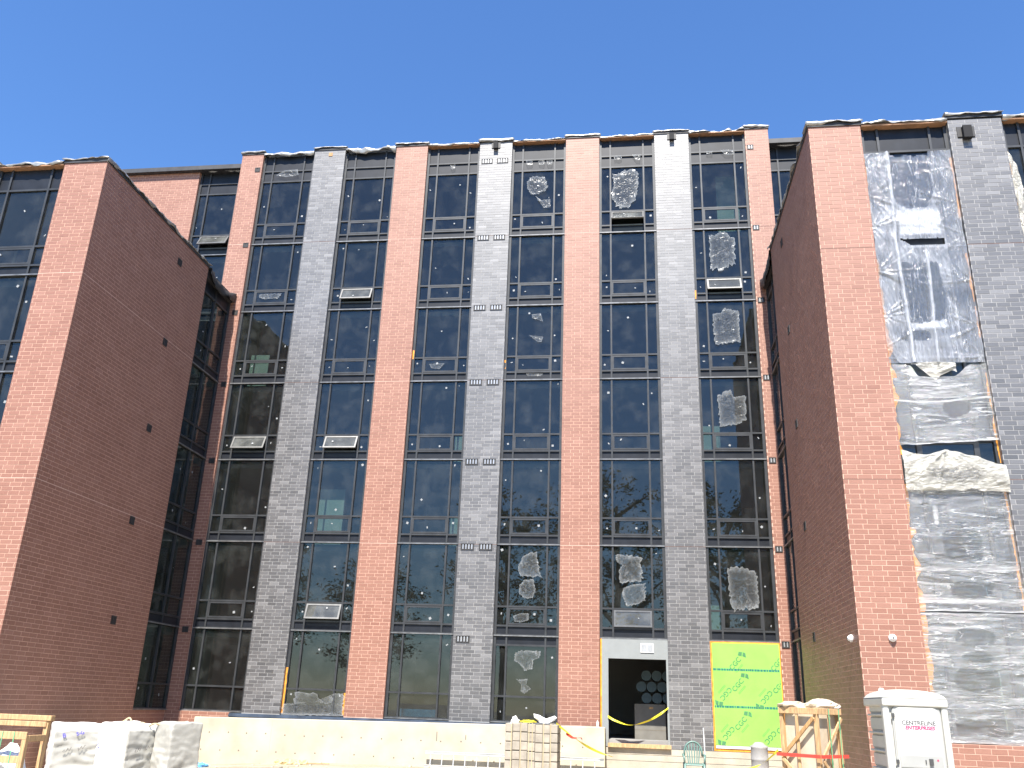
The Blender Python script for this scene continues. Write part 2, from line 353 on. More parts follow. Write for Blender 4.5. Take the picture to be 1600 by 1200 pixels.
def add_brick(mb, P, u0, u1, z0, z1, tint, jt, d0=-0.085):
    a, b, c = brick_points(P, u0, u1, z0, z1, d0, jt); n = len(mb.v)
    mb.v += [tuple(p) for p in a+b+c]
    fs = [(8, 9, 10, 11)]
    for i in range(4):
        k = (i+1) % 4; fs += [(i, k, 4+k, 4+i), (4+i, 4+k, 8+k, 8+i)]
    mb.f += [tuple(n+q for q in f) for f in fs]; mb.t += [tint]*len(fs)
def brick_wall(P, u0, u1, z0, z1, color, phase=0.0, name='brick_pier', core=0.16, joints=(), holes=(), pale=False, singles=False, label=None, nrm=None):
    m = MB(); m.mbox(P, u0+0.004, u1-0.004, -core, -0.0035, z0, z1)
    wall = m.build(name, color+'_mortar', B)
    if label: wall['label'] = label
    st = MB(); k0 = int(math.floor((z0-Z0)/CH+1e-6)); k1 = int(math.ceil((z1-Z0)/CH-1e-6))
    jz = [lev(j) for j in joints]
    for k in range(k0, k1):
        za = max(z0, Z0+k*CH); zb = min(z1, Z0+(k+1)*CH)
        if zb-za < 0.04: continue
        za += J/2; zb -= J/2
        if any(abs((Z0+(k+1)*CH)-q) < 0.02 for q in jz): zb -= 0.010
        off = (phase+(0.32 if k % 2 else 0.0))*BL
        n0 = int(math.floor((-off)/BL))-1
        u = u0+off+n0*BL
        while u < u1-0.02:
            a, b = max(u, u0)+(J/2 if u > u0+0.001 else 0), min(u+BL, u1)-(J/2 if u+BL < u1-0.001 else 0)
            u += BL
            if b-a < 0.03: continue
            if any(a < h[1] and b > h[0] and za < h[3] and zb > h[2] for h in holes): continue
            t = min(1, max(0, rb.gauss(0.5, 0.13 if color == 'red' else 0.21))); jt = rb.uniform(-0.0008, 0.0022)
            full = abs((b-a)-(BL-J)) < 0.002 and abs((zb-za)-(CH-J)) < 0.002
            if singles and full:
                c = P((a+b)/2, 0, (za+zb)/2); p = project(c); p2 = project(P(b, 0, (za+zb)/2)); p3 = project(P((a+b)/2, 0, zb))
                if p and 8 < p[0] < 1592 and p[1] < 1192 and not (1345 < p[0] < 1485 and p[1] > 1072) and not (p[0] < 300 and p[1] > 1110):
                    area = abs((p2[0]-p[0])*(p3[1]-p[1])-(p2[1]-p[1])*(p3[0]-p[0]))*4
                    CAND.append((area, wall, P, a, b, za, zb, color, t, jt, st)); continue
            add_brick(st, P, a, b, za, zb, t, jt)
    STUFF[wall.name] = (st, color, wall)
    for q in jz:
        if z0 < q < z1:
            s = MB(); s.mbox(P, u0+0.002, u1-0.002, -0.03, -0.002, q-0.012, q+0.002)
            s.build('control_joint', 'caulk_pale' if pale else 'caulk_dark', wall)
    return wall
F = Pf(D)
for i, x in enumerate(PX):
    red = i % 2 == 1
    zb = 1.60 if i < 4 else 1.05
    brick_wall(F, x, x+PW, zb, TOP, 'red' if red else 'grey', phase=0.0, joints=(2, 4, 6), pale=(i in (1, 3)))
brick_wall(F, -15.95, -15.006, 0.0, TOP-0.05, 'red', phase=0.3, joints=(2, 4, 6), core=0.9, pale=True)
brick_wall(F, 4.685, 5.574, 0.3, TOP+0.02, 'red', phase=0.1, joints=(2, 4, 6), core=0.9)
# set-back ends above the wings
FB = Pf(D+0.72)
brick_wall(FB, -24.0, -18.15, lev(4)+0.5, TOP-0.15, 'red', phase=0.2)
# wings
FW = Pf(DW)
brick_wall(FW, -16.66, XL, 0.0, WTOP, 'red', phase=0.15, joints=(2, 4), singles=True, pale=True, label='sunlit red brick corner face of the wing with a pale joint')
brick_wall(FW, -20.2, -18.86, 0.0, WTOP, 'grey', phase=0.1, joints=(2, 4))
brick_wall(FW, XR, 6.246, 0.0, WTOP, 'red', phase=0.05, joints=(2, 4), singles=True)
brick_wall(FW, 8.446, 9.78, 0.0, WTOP, 'grey', phase=0.05, joints=(2, 4), singles=True)
brick_wall(FW, 11.95, 13.3, 0.0, WTOP, 'red', phase=0.05, joints=(2, 4))
vent_y = [(25.24-0.11, 25.24+0.11, lev(k)-0.26, lev(k)-0.04) for k in range(1, 6)]
brick_wall(PxL(XL), DW+0.012, 27.2, 0.0, WTOP, 'red', phase=0.4, name='side_wall', joints=(2, 4), pale=True, label='shaded red brick side wall with small square vents')
brick_wall(PxR(XR), DW+0.012, 27.2, 0.0, WTOP, 'red', phase=0.4, name='side_wall', joints=(), label='brown brick side wall raked by low-angle sunlight')
# brick aprons under the glass
brick_wall(FW, 6.246, 8.446, 0.0, 1.70, 'red', phase=0.3, name='brick_apron', singles=True)
brick_wall(FW, 9.78, 11.95, 0.0, 1.70, 'red', phase=0.3, name='brick_apron')
brick_wall(FW, -18.86, -16.66, 0.0, 1.70, 'red', phase=0.3, name='brick_apron')
brick_wall(PxL(XL-0.16), 27.2, 29.55, 0.0, 1.62, 'red', phase=0.3, name='brick_apron')
brick_wall(PxR(XR+0.16), 27.2, 29.55, 0.0, 1.62, 'red', phase=0.3, name='brick_apron')
brick_wall(F, -15.006, -13.2, 0.0, 1.62, 'red', phase=0.3, name='brick_apron')
CAND.sort(key=lambda c: -c[0])
BM = {}
for c in CAND[:300]:
    area, wall, P, a, b, za, zb, color, t, jt, st = c
    key = (color, int(t*6))
    if key not in BM:
        mb = MB(); add_brick(mb, lambda u, d, z: (u, -d, z), -(BL-J)/2, (BL-J)/2, -(CH-J)/2, (CH-J)/2, (int(t*6)+.5)/6, 0.0)
        me = mb.mesh('brick', tint=True); me.materials.append(MATS[color+'_brick']); BM[key] = me
    o = link('brick', BM[key], None, wall); o.location = P((a+b)/2, jt, (za+zb)/2)
for c in CAND[300:]:
    area, wall, P, a, b, za, zb, color, t, jt, st = c
    add_brick(st, P, a, b, za, zb, t, jt)
for st, color, wall in STUFF.values():
    if st.f: tag(st.build('brickwork', color+'_brick', wall, tint=True), kind='stuff')

# floors, rooms and back walls inside, seen dimly through the glass
Yi = D+REC+0.10
for k in range(1, 8):
    z = lev(k) if k < 7 else TOP-0.35
    m = MB(); m.box(-15.90, 5.53, Yi, D+1.05, z-0.26, z-0.02); m.box(-24, 13.5, D+1.05, D+8, z-0.26, z-0.02); m.build('floor_slab', 'room_slab', B)
m = MB(); m.box(-15.9, 5.5, Yi, D+8, 0.9, 1.26); m.build('floor_slab', 'room_slab', B)
m = MB(); m.box(-24, 13.5, D+6.5, D+6.7, 0.5, TOP-0.4); m.build('inner_wall', 'room_wall', B)
for x in [-24.2, -15.5]+[p+PW/2 for p in PX]+[5.15, 13.6]:
    m = MB(); m.box(x-0.08, x+0.08, Yi+0.15, D+6.49, 1.27, TOP-0.62); m.build('inner_wall', 'room_wall', B)
for xa, xb in ((-24, XL-0.30), (XR+0.30, 15.5)):
    for k in range(0, 6):
        z = lev(k) if k < 5 else WTOP-0.3
        m = MB(); m.box(xa, xb, DW+REC+0.12, D-0.02, z-0.26, z-0.02); m.build('floor_slab', 'room_slab', B)
for xa, xb in ((-21.0, -20.9), (-18.0, -17.9), (7.4, 7.5), (11.2, 11.3), (15.6, 15.7)):
    m = MB(); m.box(xa, xb, DW+4.0, D-0.05, 0.5, WTOP-0.6); m.build('inner_wall', 'room_wall', B)
m = MB(); m.box(-24.1, -24.0, DW+.3, D-0.05, 0, WTOP-0.3); m.build('inner_wall', 'room_wall', B)

# ------------------------------------------------------------------ windows
rw = random.Random(5)
def quad_pane(name, P, u0, u1, z0, z1, parent, mat='glass', th=0.02, tilt=0.0016):
    m = MB(); a, b = rw.uniform(-tilt, tilt)*(z1-z0), rw.uniform(-tilt, tilt)*(u1-u0)
    o = []
    for d in (0.0, -th):
        o.append([P(u0, d-a-b, z0), P(u1, d-a+b, z0), P(u1, d+a+b, z1), P(u0, d+a-b, z1)])
    f, k = o
    m.hexa([k[0], k[1], f[1], f[0], k[3], k[2], f[2], f[3]])
    return m.build(name, mat, parent)
def window(P, u0, u1, rows, open_=0.0, sash_mat='frame_metal', splits=(0.2, 0.795), label=None, sash=True, stickers=True, pane=True, name='window'):
    """rows: list of (z0, z1, kind) from the bottom; P maps to the wall with d=0 at the glass"""
    fr = MB(); W = u1-u0; us = [u0]+[u0+W*s for s in splits]+[u1]
    z_lo, z_hi = rows[0][0], rows[-1][1]; t = 0.03
    for i, u in enumerate(us):
        tt = t if 0 < i < len(us)-1 else 0.045
        c = u if 0 < i < len(us)-1 else (u+0.045 if i == 0 else u-0.045)
        top = z_hi
        fr.mbox(P, c-tt, c+tt, -0.06, 0.055, z_lo, top)
    for j, r in enumerate(rows):
        fr.mbox(P, u0+0.002, u1-0.002, -0.055, 0.05, r[0]+0.001, r[0]+(0.06 if j else 0.075))
    wn = fr.build(name, 'frame_metal', B)
    if label: wn['label'] = label
    sl_ = MB(); sl_.mbox(P, u0+0.003, u1-0.003, -0.03, 0.085, z_lo+0.006, z_lo+0.042); sl_.build('sill', 'sill_metal', wn)
    for j, (za, zb, kind) in enumerate(rows):
        b0 = za+(0.06 if j else 0.075)
        for i in range(len(us)-1):
            a, b = us[i]+(t if i else 0.09), us[i+1]-(t if i < len(us)-2 else 0.09)
            if kind == 'spandrel':
                m = MB(); m.mbox(P, a, b, -0.05, 0.004, b0, zb); m.build('spandrel_panel', 'spandrel', wn); continue
            if kind == 'hopper' and i == 1 and sash:
                # awning sash hinged along its top edge
                ang = open_; ct, st_ = math.cos(ang), math.sin(ang); zt = zb-0.012; hh = zt-b0-0.01
                def Q(u, d, h): # h measured down from the hinge
                    return P(u, 0.055+h*st_+d*ct, zt-h*ct+d*st_)
                sm = MB(); e = 0.055
                for (ua, ub, ha, hb) in ((a, b, 0, e), (a, b, hh-e, hh), (a, a+e, e, hh-e), (b-e, b, e, hh-e)):
                    sm.hexa([Q(ua, 0.0, hb), Q(ub, 0.0, hb), Q(ub, -0.05, hb), Q(ua, -0.05, hb), Q(ua, 0, ha), Q(ub, 0, ha), Q(ub, -0.05, ha), Q(ua, -0.05, ha)])
                s_ = sm.build('sash', sash_mat if open_ > 0.02 else 'frame_metal', wn)
                if open_ > 0.02: s_['label'] = 'open awning sash with a pale frame'
                pm = MB(); pm.hexa([Q(a+e, -0.015, hh-e), Q(b-e, -0.015, hh-e), Q(b-e, -0.035, hh-e), Q(a+e, -0.035, hh-e), Q(a+e, -0.015, e), Q(b-e, -0.015, e), Q(b-e, -0.035, e), Q(a+e, -0.035, e)])
                pm.build('pane', 'pale_sash_glass' if open_ > 0.02 else 'glass', s_)
                if stickers: add_sticker(lambda u, d, z: Q(u, d, zt-z), a+.2, b-.2, b0+.12, zb-.15, wn)
                continue
            if not pane: continue
            quad_pane('pane', P, a-0.004, b+0.004, b0-0.004, zb+0.004, wn)
            if stickers and rw.random() < 0.62: add_sticker(P, a+.08, b-.08, b0+.12, zb-.12, wn)
    return wn
def add_sticker(P, a, b, za, zb, parent):
    u, z = rw.uniform(a, b), rw.uniform(za, zb); s = rw.uniform(0.022, 0.042); q = rw.uniform(0, math.pi); asp = rw.choice((1, 1, 0.55, 0.4))
    m = MB(); pts = []
    for x, y in ((-s, -s*asp), (s, -s*asp), (s, s*asp), (-s, s*asp)):
        pts.append(P(u+x*math.cos(q)-y*math.sin(q), 0.008, z+x*math.sin(q)+y*math.cos(q)))
    m.face(pts); m.build('sticker', 'sticker', parent)
def storey(k): z = lev(k); return [(z, z+0.31, 'spandrel'), (z+0.31, z+0.93, 'hopper'), (z+0.93, z+3.0, 'pane')]
z6 = lev(6)
rows_top = [(z6, z6+0.31, 'spandrel'), (z6+0.31, z6+0.93, 'hopper'), (z6+0.93, z6+2.94, 'pane'), (z6+2.94, z6+3.45, 'spandrel'), (z6+3.45, TOP-0.10, 'spandrel')]
rows_gr = [(1.62, 2.40, 'pane'), (2.40, lev(1), 'pane')]
bays = [(-15.006, PX[0])]+[(PX[i]+PW, PX[i+1]) for i in range(4)]+[(PX[4]+PW, 4.685)]
OPEN = {(0, 3): 0.42, (1, 5): 0.40, (1, 3): 0.42, (1, 1): 0.34, (4, 6): 0.62, (4, 1): 0.12, (5, 5): 0.42}
G = Pf(D+REC)
for bi, (a, b) in enumerate(bays):
    for k in range(0, 7):
        if k == 0:
            if bi in (4, 5): continue
            window(G, a, b, rows_gr if bi != 3 else [(1.62, 2.39, 'pane'), (2.39, 3.98, 'pane'), (3.98, lev(1), 'spandrel')])
        else:
            window(G, a, b, rows_top if k == 6 else storey(k), OPEN.get((bi, k), 0.0), 'sash_metal')
# wings
w4 = lev(4)
rows_wt = [(w4, w4+0.31, 'spandrel'), (w4+0.31, w4+0.93, 'hopper'), (w4+0.93, w4+2.86, 'pane'), (w4+2.86, WTOP-0.06, 'spandrel')]
rows_wg = [(1.72, 2.40, 'pane'), (2.40, lev(1), 'pane')]
GW = Pf(DW+REC)
for (a, b), side in (((6.246, 8.446), 'R'), ((9.78, 11.95), 'R2'), ((-18.86, -16.66), 'L')):
    for k in range(0, 5):
        window(GW, a, b, rows_wg if k == 0 else rows_wt if k == 4 else storey(k), 0.0, 'sash_metal', stickers=side != 'R', label='window behind clear plastic sheeting' if side == 'R' else None)
# side glazing of the wings, next to the main block
for P in (PxL(XL-0.20), PxR(XR+0.20)):
    for k in range(0, 5):
        window(P, 27.2, 29.56, rows_gr if k == 0 else rows_wt if k == 4 else storey(k), 0.0, splits=(0.5,), sash=False)
# set-back bays above the wings
GB = Pf(D+0.72+REC)
zr = TOP-0.2
for a, b in ((-18.15, -15.95), (5.574, 7.774)):
    for k in (5, 6):
        window(GB, a, b, storey(5) if k == 5 else [(z6, z6+0.31, 'spandrel'), (z6+0.31, z6+0.93, 'hopper'), (z6+0.93, z6+2.94, 'pane'), (z6+2.94, z6+3.45, 'spandrel'), (z6+3.45, zr-0.1, 'spandrel')], 0.5 if (k == 6 and a < 0) else 0.0, 'sash_metal')
brick_wall(FB, 7.774, 13.3, lev(4)+0.5, TOP-0.15, 'red', phase=0.2)

# ------------------------------------------------------------------ roof edges: flashings and exposed plywood
rf = random.Random(3)
def flashing(P, u0, u1, z, drop, seed, rough=0.03, out=0.05, back=0.5, mat='flashing_metal', lift=0.0, sag=0.0, n=None, label=None):
    n = n or max(6, int((u1-u0)/0.07)); m = MB()
    prof = [(-back, 0.015), (-0.12, 0.015), (out*0.5, 0.01), (out, -0.01), (out, -drop*0.5), (out-0.01, -drop)]
    def fn(s, t):
        i = t*(len(prof)-1); a = prof[min(int(i), len(prof)-1)]; u = u0+(u1-u0)*s
        w = nz(u*1.7, seed, t*1.4)*rough+nz(u*6, seed*1.3, t*3)*rough*0.5
        zz = z+a[1]+lift*s-sag*4*s*(1-s)+w*(0.6+1.2*t)
        if t > 0.95: zz += nz(u*3.1, seed+9, 0)*rough*2.2
        return P(u, a[0]+w*(0.4+t), zz)
    m.grid(fn, n, len(prof)-1)
    o = m.build('flashing', mat, B, smooth=True)
    md = o.modifiers.new('thick', 'SOLIDIFY'); md.thickness = 0.006
    if label: o['label'] = label
    return o
def roof_board(P, u0, u1, z, h=0.035, out=0.03):
    m = MB(); m.mbox(P, u0, u1, -0.4, out, z-h, z); m.build('plywood_edge', 'plywood', B)
FG = Pf(D)
def cap(P, u0, u1, z, seed, rough=0.03, drop=0.10):
    m = MB(); m.mbox(P, u0-0.03, u1+0.03, -0.45, 0.03, z-0.02, z+0.10); m.build('parapet_cap', 'roof_membrane', B)
    flashing(P, u0-0.06, u1+0.06, z+0.115, drop*0.6, seed, rough*0.65, out=0.07)
for i, x in enumerate(PX): cap(FG, x, x+PW, TOP+0.02, 1.7*i+0.3, 0.035, 0.20 if i == 2 else 0.09)
cap(FG, -15.95, -15.006, TOP-0.03, 9.1, 0.03); cap(FG, 4.685, 5.574, TOP+0.04, 9.9, 0.05)
for i, (a, b) in enumerate(bays):
    if i in (0, 1):
        flashing(FG, a+0.02, b-0.02, TOP-0.02, 0.14, 20+i*3.3, 0.045 if i == 0 else 0.07, out=0.03)
    else:
        roof_board(FG, a+0.02, b-0.02, TOP-0.04); flashing(FG, a+0.02, b-0.02, TOP+0.0, 0.03, 20+i*3.3, 0.035 if i < 5 else 0.06, out=0.05)
flashing(FB, -24.0, -18.1, TOP-0.12, 0.12, 41, 0.04); flashing(FB, -18.1, -15.9, TOP-0.2, 0.10, 43, 0.04)
flashing(FB, 5.574, 7.8, TOP-0.2, 0.12, 45, 0.03); flashing(FB, 7.8, 13.3, TOP-0.1, 0.12, 47, 0.03)
cap(FW, -16.66, XL, WTOP, 51, 0.05, 0.06); cap(FW, XR, 6.246, WTOP, 53, 0.05, 0.10); cap(FW, 8.446, 9.78, WTOP+0.06, 55, 0.05); cap(FW, -20.2, -18.86, WTOP, 56); cap(FW, 11.95, 13.3, WTOP, 57)
for a, b, s in ((-18.86, -16.66, 61), (6.246, 8.446, 63), (9.78, 11.95, 65)):
    roof_board(FW, a+0.02, b-0.02, WTOP-0.03, 0.05); flashing(FW, a+0.02, b-0.02, WTOP+0.02, 0.05, s, 0.05, out=0.06)
SLm, SRm = PxL(XL), PxR(XR)
for P, s in ((SLm, 71), (SRm, 75)):
    m = MB(); m.mbox(P, DW+0.45, 27.25, -0.45, 0.03, WTOP-0.02, WTOP+0.06); m.build('parapet_cap', 'roof_membrane', B)
    flashing(P, DW-0.05, 27.3, WTOP+0.10, 0.05, s, 0.05, out=0.06)
    m = MB(); m.mbox(P, 27.2, 29.5, -0.6, -0.06, WTOP-0.35, WTOP-0.05); m.build('parapet_cap', 'roof_membrane', B)
    flashing(P, 27.3, 29.52, WTOP+0.02, 0.30, s+2, 0.05, out=0.05, mat='roof_membrane', sag=0.22, label='loose dark membrane sagging from the roof edge')
# roofs
m = MB(); m.box(-24, 13.3, D+0.5, D+8, TOP-0.30, TOP-0.10); m.build('roof', 'roof_membrane', B)
for a, b in ((-24, XL-0.5), (XR+0.5, 15.5)):
    m = MB(); m.box(a, b, DW+0.45, D-0.02, WTOP-0.25, WTOP-0.1); m.build('roof', 'roof_membrane', B)

# ------------------------------------------------------------------ vents, light boxes, cameras on the walls
def vent(P, u, z, w_=0.46, h_=0.22, n=4, frame='vent_dark', slat='vent_slat'):
    m = MB()
    for a, b, c, d in ((u-w_/2, u+w_/2, z-h_/2, z-h_/2+0.025), (u-w_/2, u+w_/2, z+h_/2-0.025, z+h_/2), (u-w_/2, u-w_/2+0.025, z-h_/2+.025, z+h_/2-.025), (u+w_/2-0.025, u+w_/2, z-h_/2+.025, z+h_/2-.025)):
        m.mbox(P, a, b, -0.02, 0.022, c, d)
    m.mbox(P, u-w_/2+.02, u+w_/2-.02, -0.02, 0.005, z-h_/2+.02, z+h_/2-.02)
    v = m.build('vent', frame, B)
    for i in range(n):
        c = u-w_/2+w_*(i+0.75)/(n+0.5); s = MB(); s.mbox(P, c-0.016, c+0.022, 0.005, 0.018, z-h_/2+.03, z+h_/2-.03); s.build('slat', slat, v)
for z in [22.70]+[lev(k)-0.09 for k in (6, 5, 4, 3, 2)]:
    vent(F, PX[2]+0.32, z); vent(F, PX[2]+0.95, z)
vent(F, PX[2]+0.32, lev(1)-0.13)
for z in [22.80]+[lev(k)-0.05 for k in (6, 5, 4, 3, 2, 1)]:
    vent(F, -15.19, z, 0.22, 0.20, 2, slat='vent_dark'); vent(F, 4.86, z, 0.24, 0.20, 2)
for k in range(1, 6):
    for P in (SLm, SRm): vent(P, 25.24, lev(k)-0.15, 0.25, 0.25, 2, slat='vent_dark')
def light_box(P, u, z, s=0.2):
    m = MB(); m.mbox(P, u-s*0.9, u+s*0.9, 0.001, 0.03, z-s*0.5, z+s*0.75); v = m.build('junction_plate', 'vent_dark', B)
    m = MB(); m.mbox(P, u-s*0.45, u+s*0.45, 0.03, 0.16, z-s*0.9, z+s*0.6); m.build('light_housing', 'black_metal', v)
light_box(F, PX[2]+0.66, 23.40); light_box(F, PX[4]+0.68, 23.42); light_box(FW, 8.85, 16.55, 0.24)
m = MB(); m.mbox(F, PX[0]+0.62, PX[0]+0.78, 0.001, 0.02, 23.30, 23.46); m.build('junction_plate', 'timber_dark', B)
def dome(c, axis, flip, label):
    e = empty('security_camera', c); tag(e, label, 'camera')
    m = MB(); m.lathe([(0.075, 0.002), (0.08, 0.01), (0.08, 0.05), (0.07, 0.06)], (0, 0, 0), 20, axis, flip); m.build('base', 'white_plastic', e, True)
    m = MB(); m.lathe([(0.062, 0.055), (0.06, 0.075), (0.045, 0.098), (0.02, 0.11)], (0, 0, 0), 20, axis, flip); m.build('dome', 'white_plastic', e, True)
    m = MB(); m.lathe([(0.018, 0.108), (0.016, 0.118)], (0, 0, 0), 12, axis, flip); m.build('lens', 'camera_lens', e)
dome((5.60, DW, 3.77), 'y', -1, 'round white security camera on the sunlit red brick above the portable toilet')
dome((XR, 21.04, 3.79), 'x', -1, 'round white security camera on the brown shaded wall beside the brick corner')

# ------------------------------------------------------------------ foundation, entrance, sheathed bay
m = MB(); m.box(-13.2, -0.967, D-0.02, D+0.5, 0, 1.605); m.build('foundation_wall', 'foundation_membrane', B)
for a, b in ((-13.2, -0.97),):
    m = MB(); m.box(a, b, D-0.06, D-0.021, 1.50, 1.56); m.build('base_flashing', 'foundation_membrane', B)
fz = [0.2, 0.44, 0.68, 0.86, 1.045]
for i in range(len(fz)-1):
    m = MB(); m.box(-0.966, 4.684, D-0.05-0.004*(i % 2), D+0.25, fz[i]+0.006, fz[i+1]-0.006); m.build('foundation_course', 'foundation', B)
m = MB(); m.box(-0.965, 4.68, D-0.03, D+0.24, 0.2, 1.04); m.build('foundation_wall', 'foundation_membrane', B)
# grey panel round the doorway
xa, xb, za, zb = -0.955, 1.195, 1.06, lev(1)-0.005
da, db, dt = -0.70, 1.13, 3.68
m = MB(); Pd = Pf(D+0.06)
m.mbox(Pd, xa+0.05, da, -0.14, 0.03, za, zb); m.mbox(Pd, db, xb, -0.14, 0.03, za, zb); m.mbox(Pd, da, db, -0.14, 0.03, dt, zb)
dr = m.build('door_surround', 'door_surround', B)
m = MB(); m.mbox(Pd, xa, xa+0.05, -0.10, 0.02, za, zb); m.build('membrane_strip', 'orange_membrane', B)
m = MB(); m.mbox(Pd, 0.33, 0.75, 0.03, 0.055, 3.88, 4.16); pl = m.build('vent_plate', 'sign_white', dr)
for a in (0.36, 0.55):
    m = MB(); m.mbox(Pd, a, a+0.17, 0.055, 0.06, 3.91, 4.13); m.build('louvre', 'vent_slat', dr)
m = MB(); m.box(da-0.02, xb+0.02, D-0.16, D+0.2, 0.99+0.06, 1.16); m.build('door_sill', 'timber', dr)
# green sheathing boards with print
gx0, gx1 = 2.53, 4.675; Pg = Pf(D+0.05)
m = MB(); m.mbox(Pg, gx0-0.01, gx1+0.01, -0.12, -0.02, 1.05, lev(1)); pnl = m.build('sheathed_bay', 'orange_membrane', B); pnl['label'] = 'door-sized bay closed with bright green printed sheathing boards'
gz = [1.22, 2.34, 3.44, lev(1)-0.04]
for i in range(3):
    m = MB(); m.mbox(Pg, gx0+0.045, gx1-0.02, -0.02, 0.0, gz[i]+0.003, gz[i+1]-0.003); m.build('sheathing_board', 'sheathing_green', pnl)
for i in (1, 2):
    m = MB(); u = gx0+0.06; r_ = random.Random(i)
    while u < gx1-0.1:
        l = r_.uniform(0.03, 0.09); m.face([Pg(u, .003, gz[i]-0.035), Pg(u+l, .003, gz[i]-0.035), Pg(u+l, .003, gz[i]+0.03), Pg(u, .003, gz[i]+0.03)]); u += l+r_.uniform(0.008, 0.02)
    m.build('printed_stripe', 'print_teal', pnl)
m = MB(); m.mbox(Pg, gx0+0.05, gx1-0.02, 0.0, 0.004, 1.13, 1.21); m.build('white_tape', 'sign_white', pnl)
def cgc(u, z, rot, s=1.0):
    m = MB(); c, sn = math.cos(rot), math.sin(rot)
    def fn(x, y):
        return Pg(u+(x*c-y*sn)*s, 0.004, z+(x*sn+y*c)*s)
    def ok(p): return gx0+0.05 < p[0] < gx1-0.02
    add_text(m, 'CGC', 0.30, fn, bold=0.004)
    for pts in ([(0.36, 0.14), (0.45, 0.0), (0.60, 0.10), (0.50, 0.22)], [(0.47, -0.02), (0.62, 0.08), (0.66, -0.04), (0.53, -0.18)]): m.face([fn(*p) for p in pts])
    for q in (0.22, 0.27): m.face([fn(-0.25, -q), fn(0.2, -q), fn(0.2, -q-0.012), fn(-0.25, -q-0.012)])
    keep = [f for f in m.f if all(ok(m.v[i]) for i in f)]; m.f = keep; m.t = [.5]*len(keep)
    if keep: m.build('printed_logo', 'print_green', pnl)
for u, z, fl in ((3.28, 3.62, 0), (4.55, 3.62, 0), (3.33, 2.98, 0), (4.57, 2.96, 0), (2.95, 2.72, 1), (4.18, 2.66, 1), (3.36, 1.86, 0), (4.60, 1.80, 0), (2.98, 1.58, 1), (4.22, 1.50, 1)):
    cgc(u, z, R(48)+(math.pi if fl else 0), 0.70)

# orange membrane showing beside the wing windows and here and there on the main block
def strip(P, ua, ub, z0, z1, seed, rag=0.5, d=0.03, side=1):
    m = MB(); n = max(4, int((z1-z0)/0.06))
    def fn(s, t):
        z = z0+(z1-z0)*t; e = 0.55+0.9*nz(seed, z*2.3, 0)+0.5*nz(seed, z*7, 3)
        wv = (ub-ua)*max(0.08, min(1, e*rag+1-rag)); u = ua+wv*s if side > 0 else ub-wv*s
        return P(u, d+0.012*nz(u*9, z*5, seed), z)
    m.grid(fn, 2, n); m.build('membrane_strip', 'orange_membrane', B)
for a, b, s in ((14.3, 16.0, 1), (11.0, 13.2, 2), (9.8, 11.4, 3), (7.9, 10.0, 4), (6.3, 7.2, 5), (4.35, 6.2, 6), (1.75, 4.3, 7)):
    strip(GW, 6.26, 6.26+(0.05 if s < 2 else 0.09 if s in (2, 5) else 0.15), a, b, s*3.1, 0.95 if s != 7 else 0.45, 0.062)
    strip(GW, 8.385, 8.44, a-0.2, b-0.1, s*5.7, 0.9, 0.062, -1) if s != 3 else None
strip(GW, 9.79, 9.86, 9.0, 16.0, 77, 0.8, 0.062)
strip(G, PX[0]+PW+0.005, PX[0]+PW+0.07, 1.65, 3.1, 31, 0.3, 0.06); strip(G, PX[1]-0.1, PX[1]-0.01, 1.65, 2.35, 33, 0.2, 0.06, -1)
for x, z in ((PX[2]+PW+0.01, 13.75), (PX[4]+PW, 16.4), (PX[1]+PW+.01, 14.2)): strip(G, x, x+0.06, z, z+0.35, x, 0.3, 0.06)

# ------------------------------------------------------------------ plastic film scraps left on the panes
def scrap(poly, label, seed, Y=D+REC-0.075, mat='film', n=88, rings=14, group=None):
    c = Vector((sum(p[0] for p in poly)/len(poly), sum(p[1] for p in poly)/len(poly)))
    L = [(Vector(poly[(i+1) % len(poly)])-Vector(poly[i])).length for i in range(len(poly))]; T = sum(L); edge = []
    for k in range(n):
        s = T*k/n; i = 0
        while s > L[i]: s -= L[i]; i += 1
        p = Vector(poly[i]).lerp(Vector(poly[(i+1) % len(poly)]), s/L[i]); r = (p-c)
        edge.append(c+r*(1+0.13*nz(k*0.55, seed, 1)+0.11*nz(k*1.7, seed, 4)))
    m = MB(); hz = []
    size = math.sqrt(T)
    def put(p, t):
        wv = nz(p.x*4.2+p.y*1.5, p.y*4.2, seed)*0.7+abs(nz(p.x*11, p.y*5+p.x*5, seed+3))+0.12*nz(p.x*13+p.y*7, p.y*7, seed+6)
        m.v.append((p.x, Y-0.012-0.018*abs(wv)*(0.4+t), p.y)); hz.append(min(1, 0.05+0.6*t**7+0.5*max(0, wv-0.42)))
    put(c, 0)
    for j in range(1, rings+1):
        for k in range(n): put(c.lerp(edge[k], j/rings), j/rings)
    for k in range(n): m.f.append((0, 1+k, 1+(k+1) % n)); m.t.append(.5)
    for j in range(rings-1):
        for k in range(n): q = 1+j*n; m.f.append((q+k, q+n+k, q+n+(k+1) % n, q+(k+1) % n)); m.t.append(.5)
    o = m.build('plastic_scrap', mat, None, True)
    a = o.data.attributes.new('haze', 'FLOAT', 'POINT'); a.data.foreach_set('value', hz)
    tag(o, label, 'plastic film', group or 'torn plastic film left on the window panes'); return o
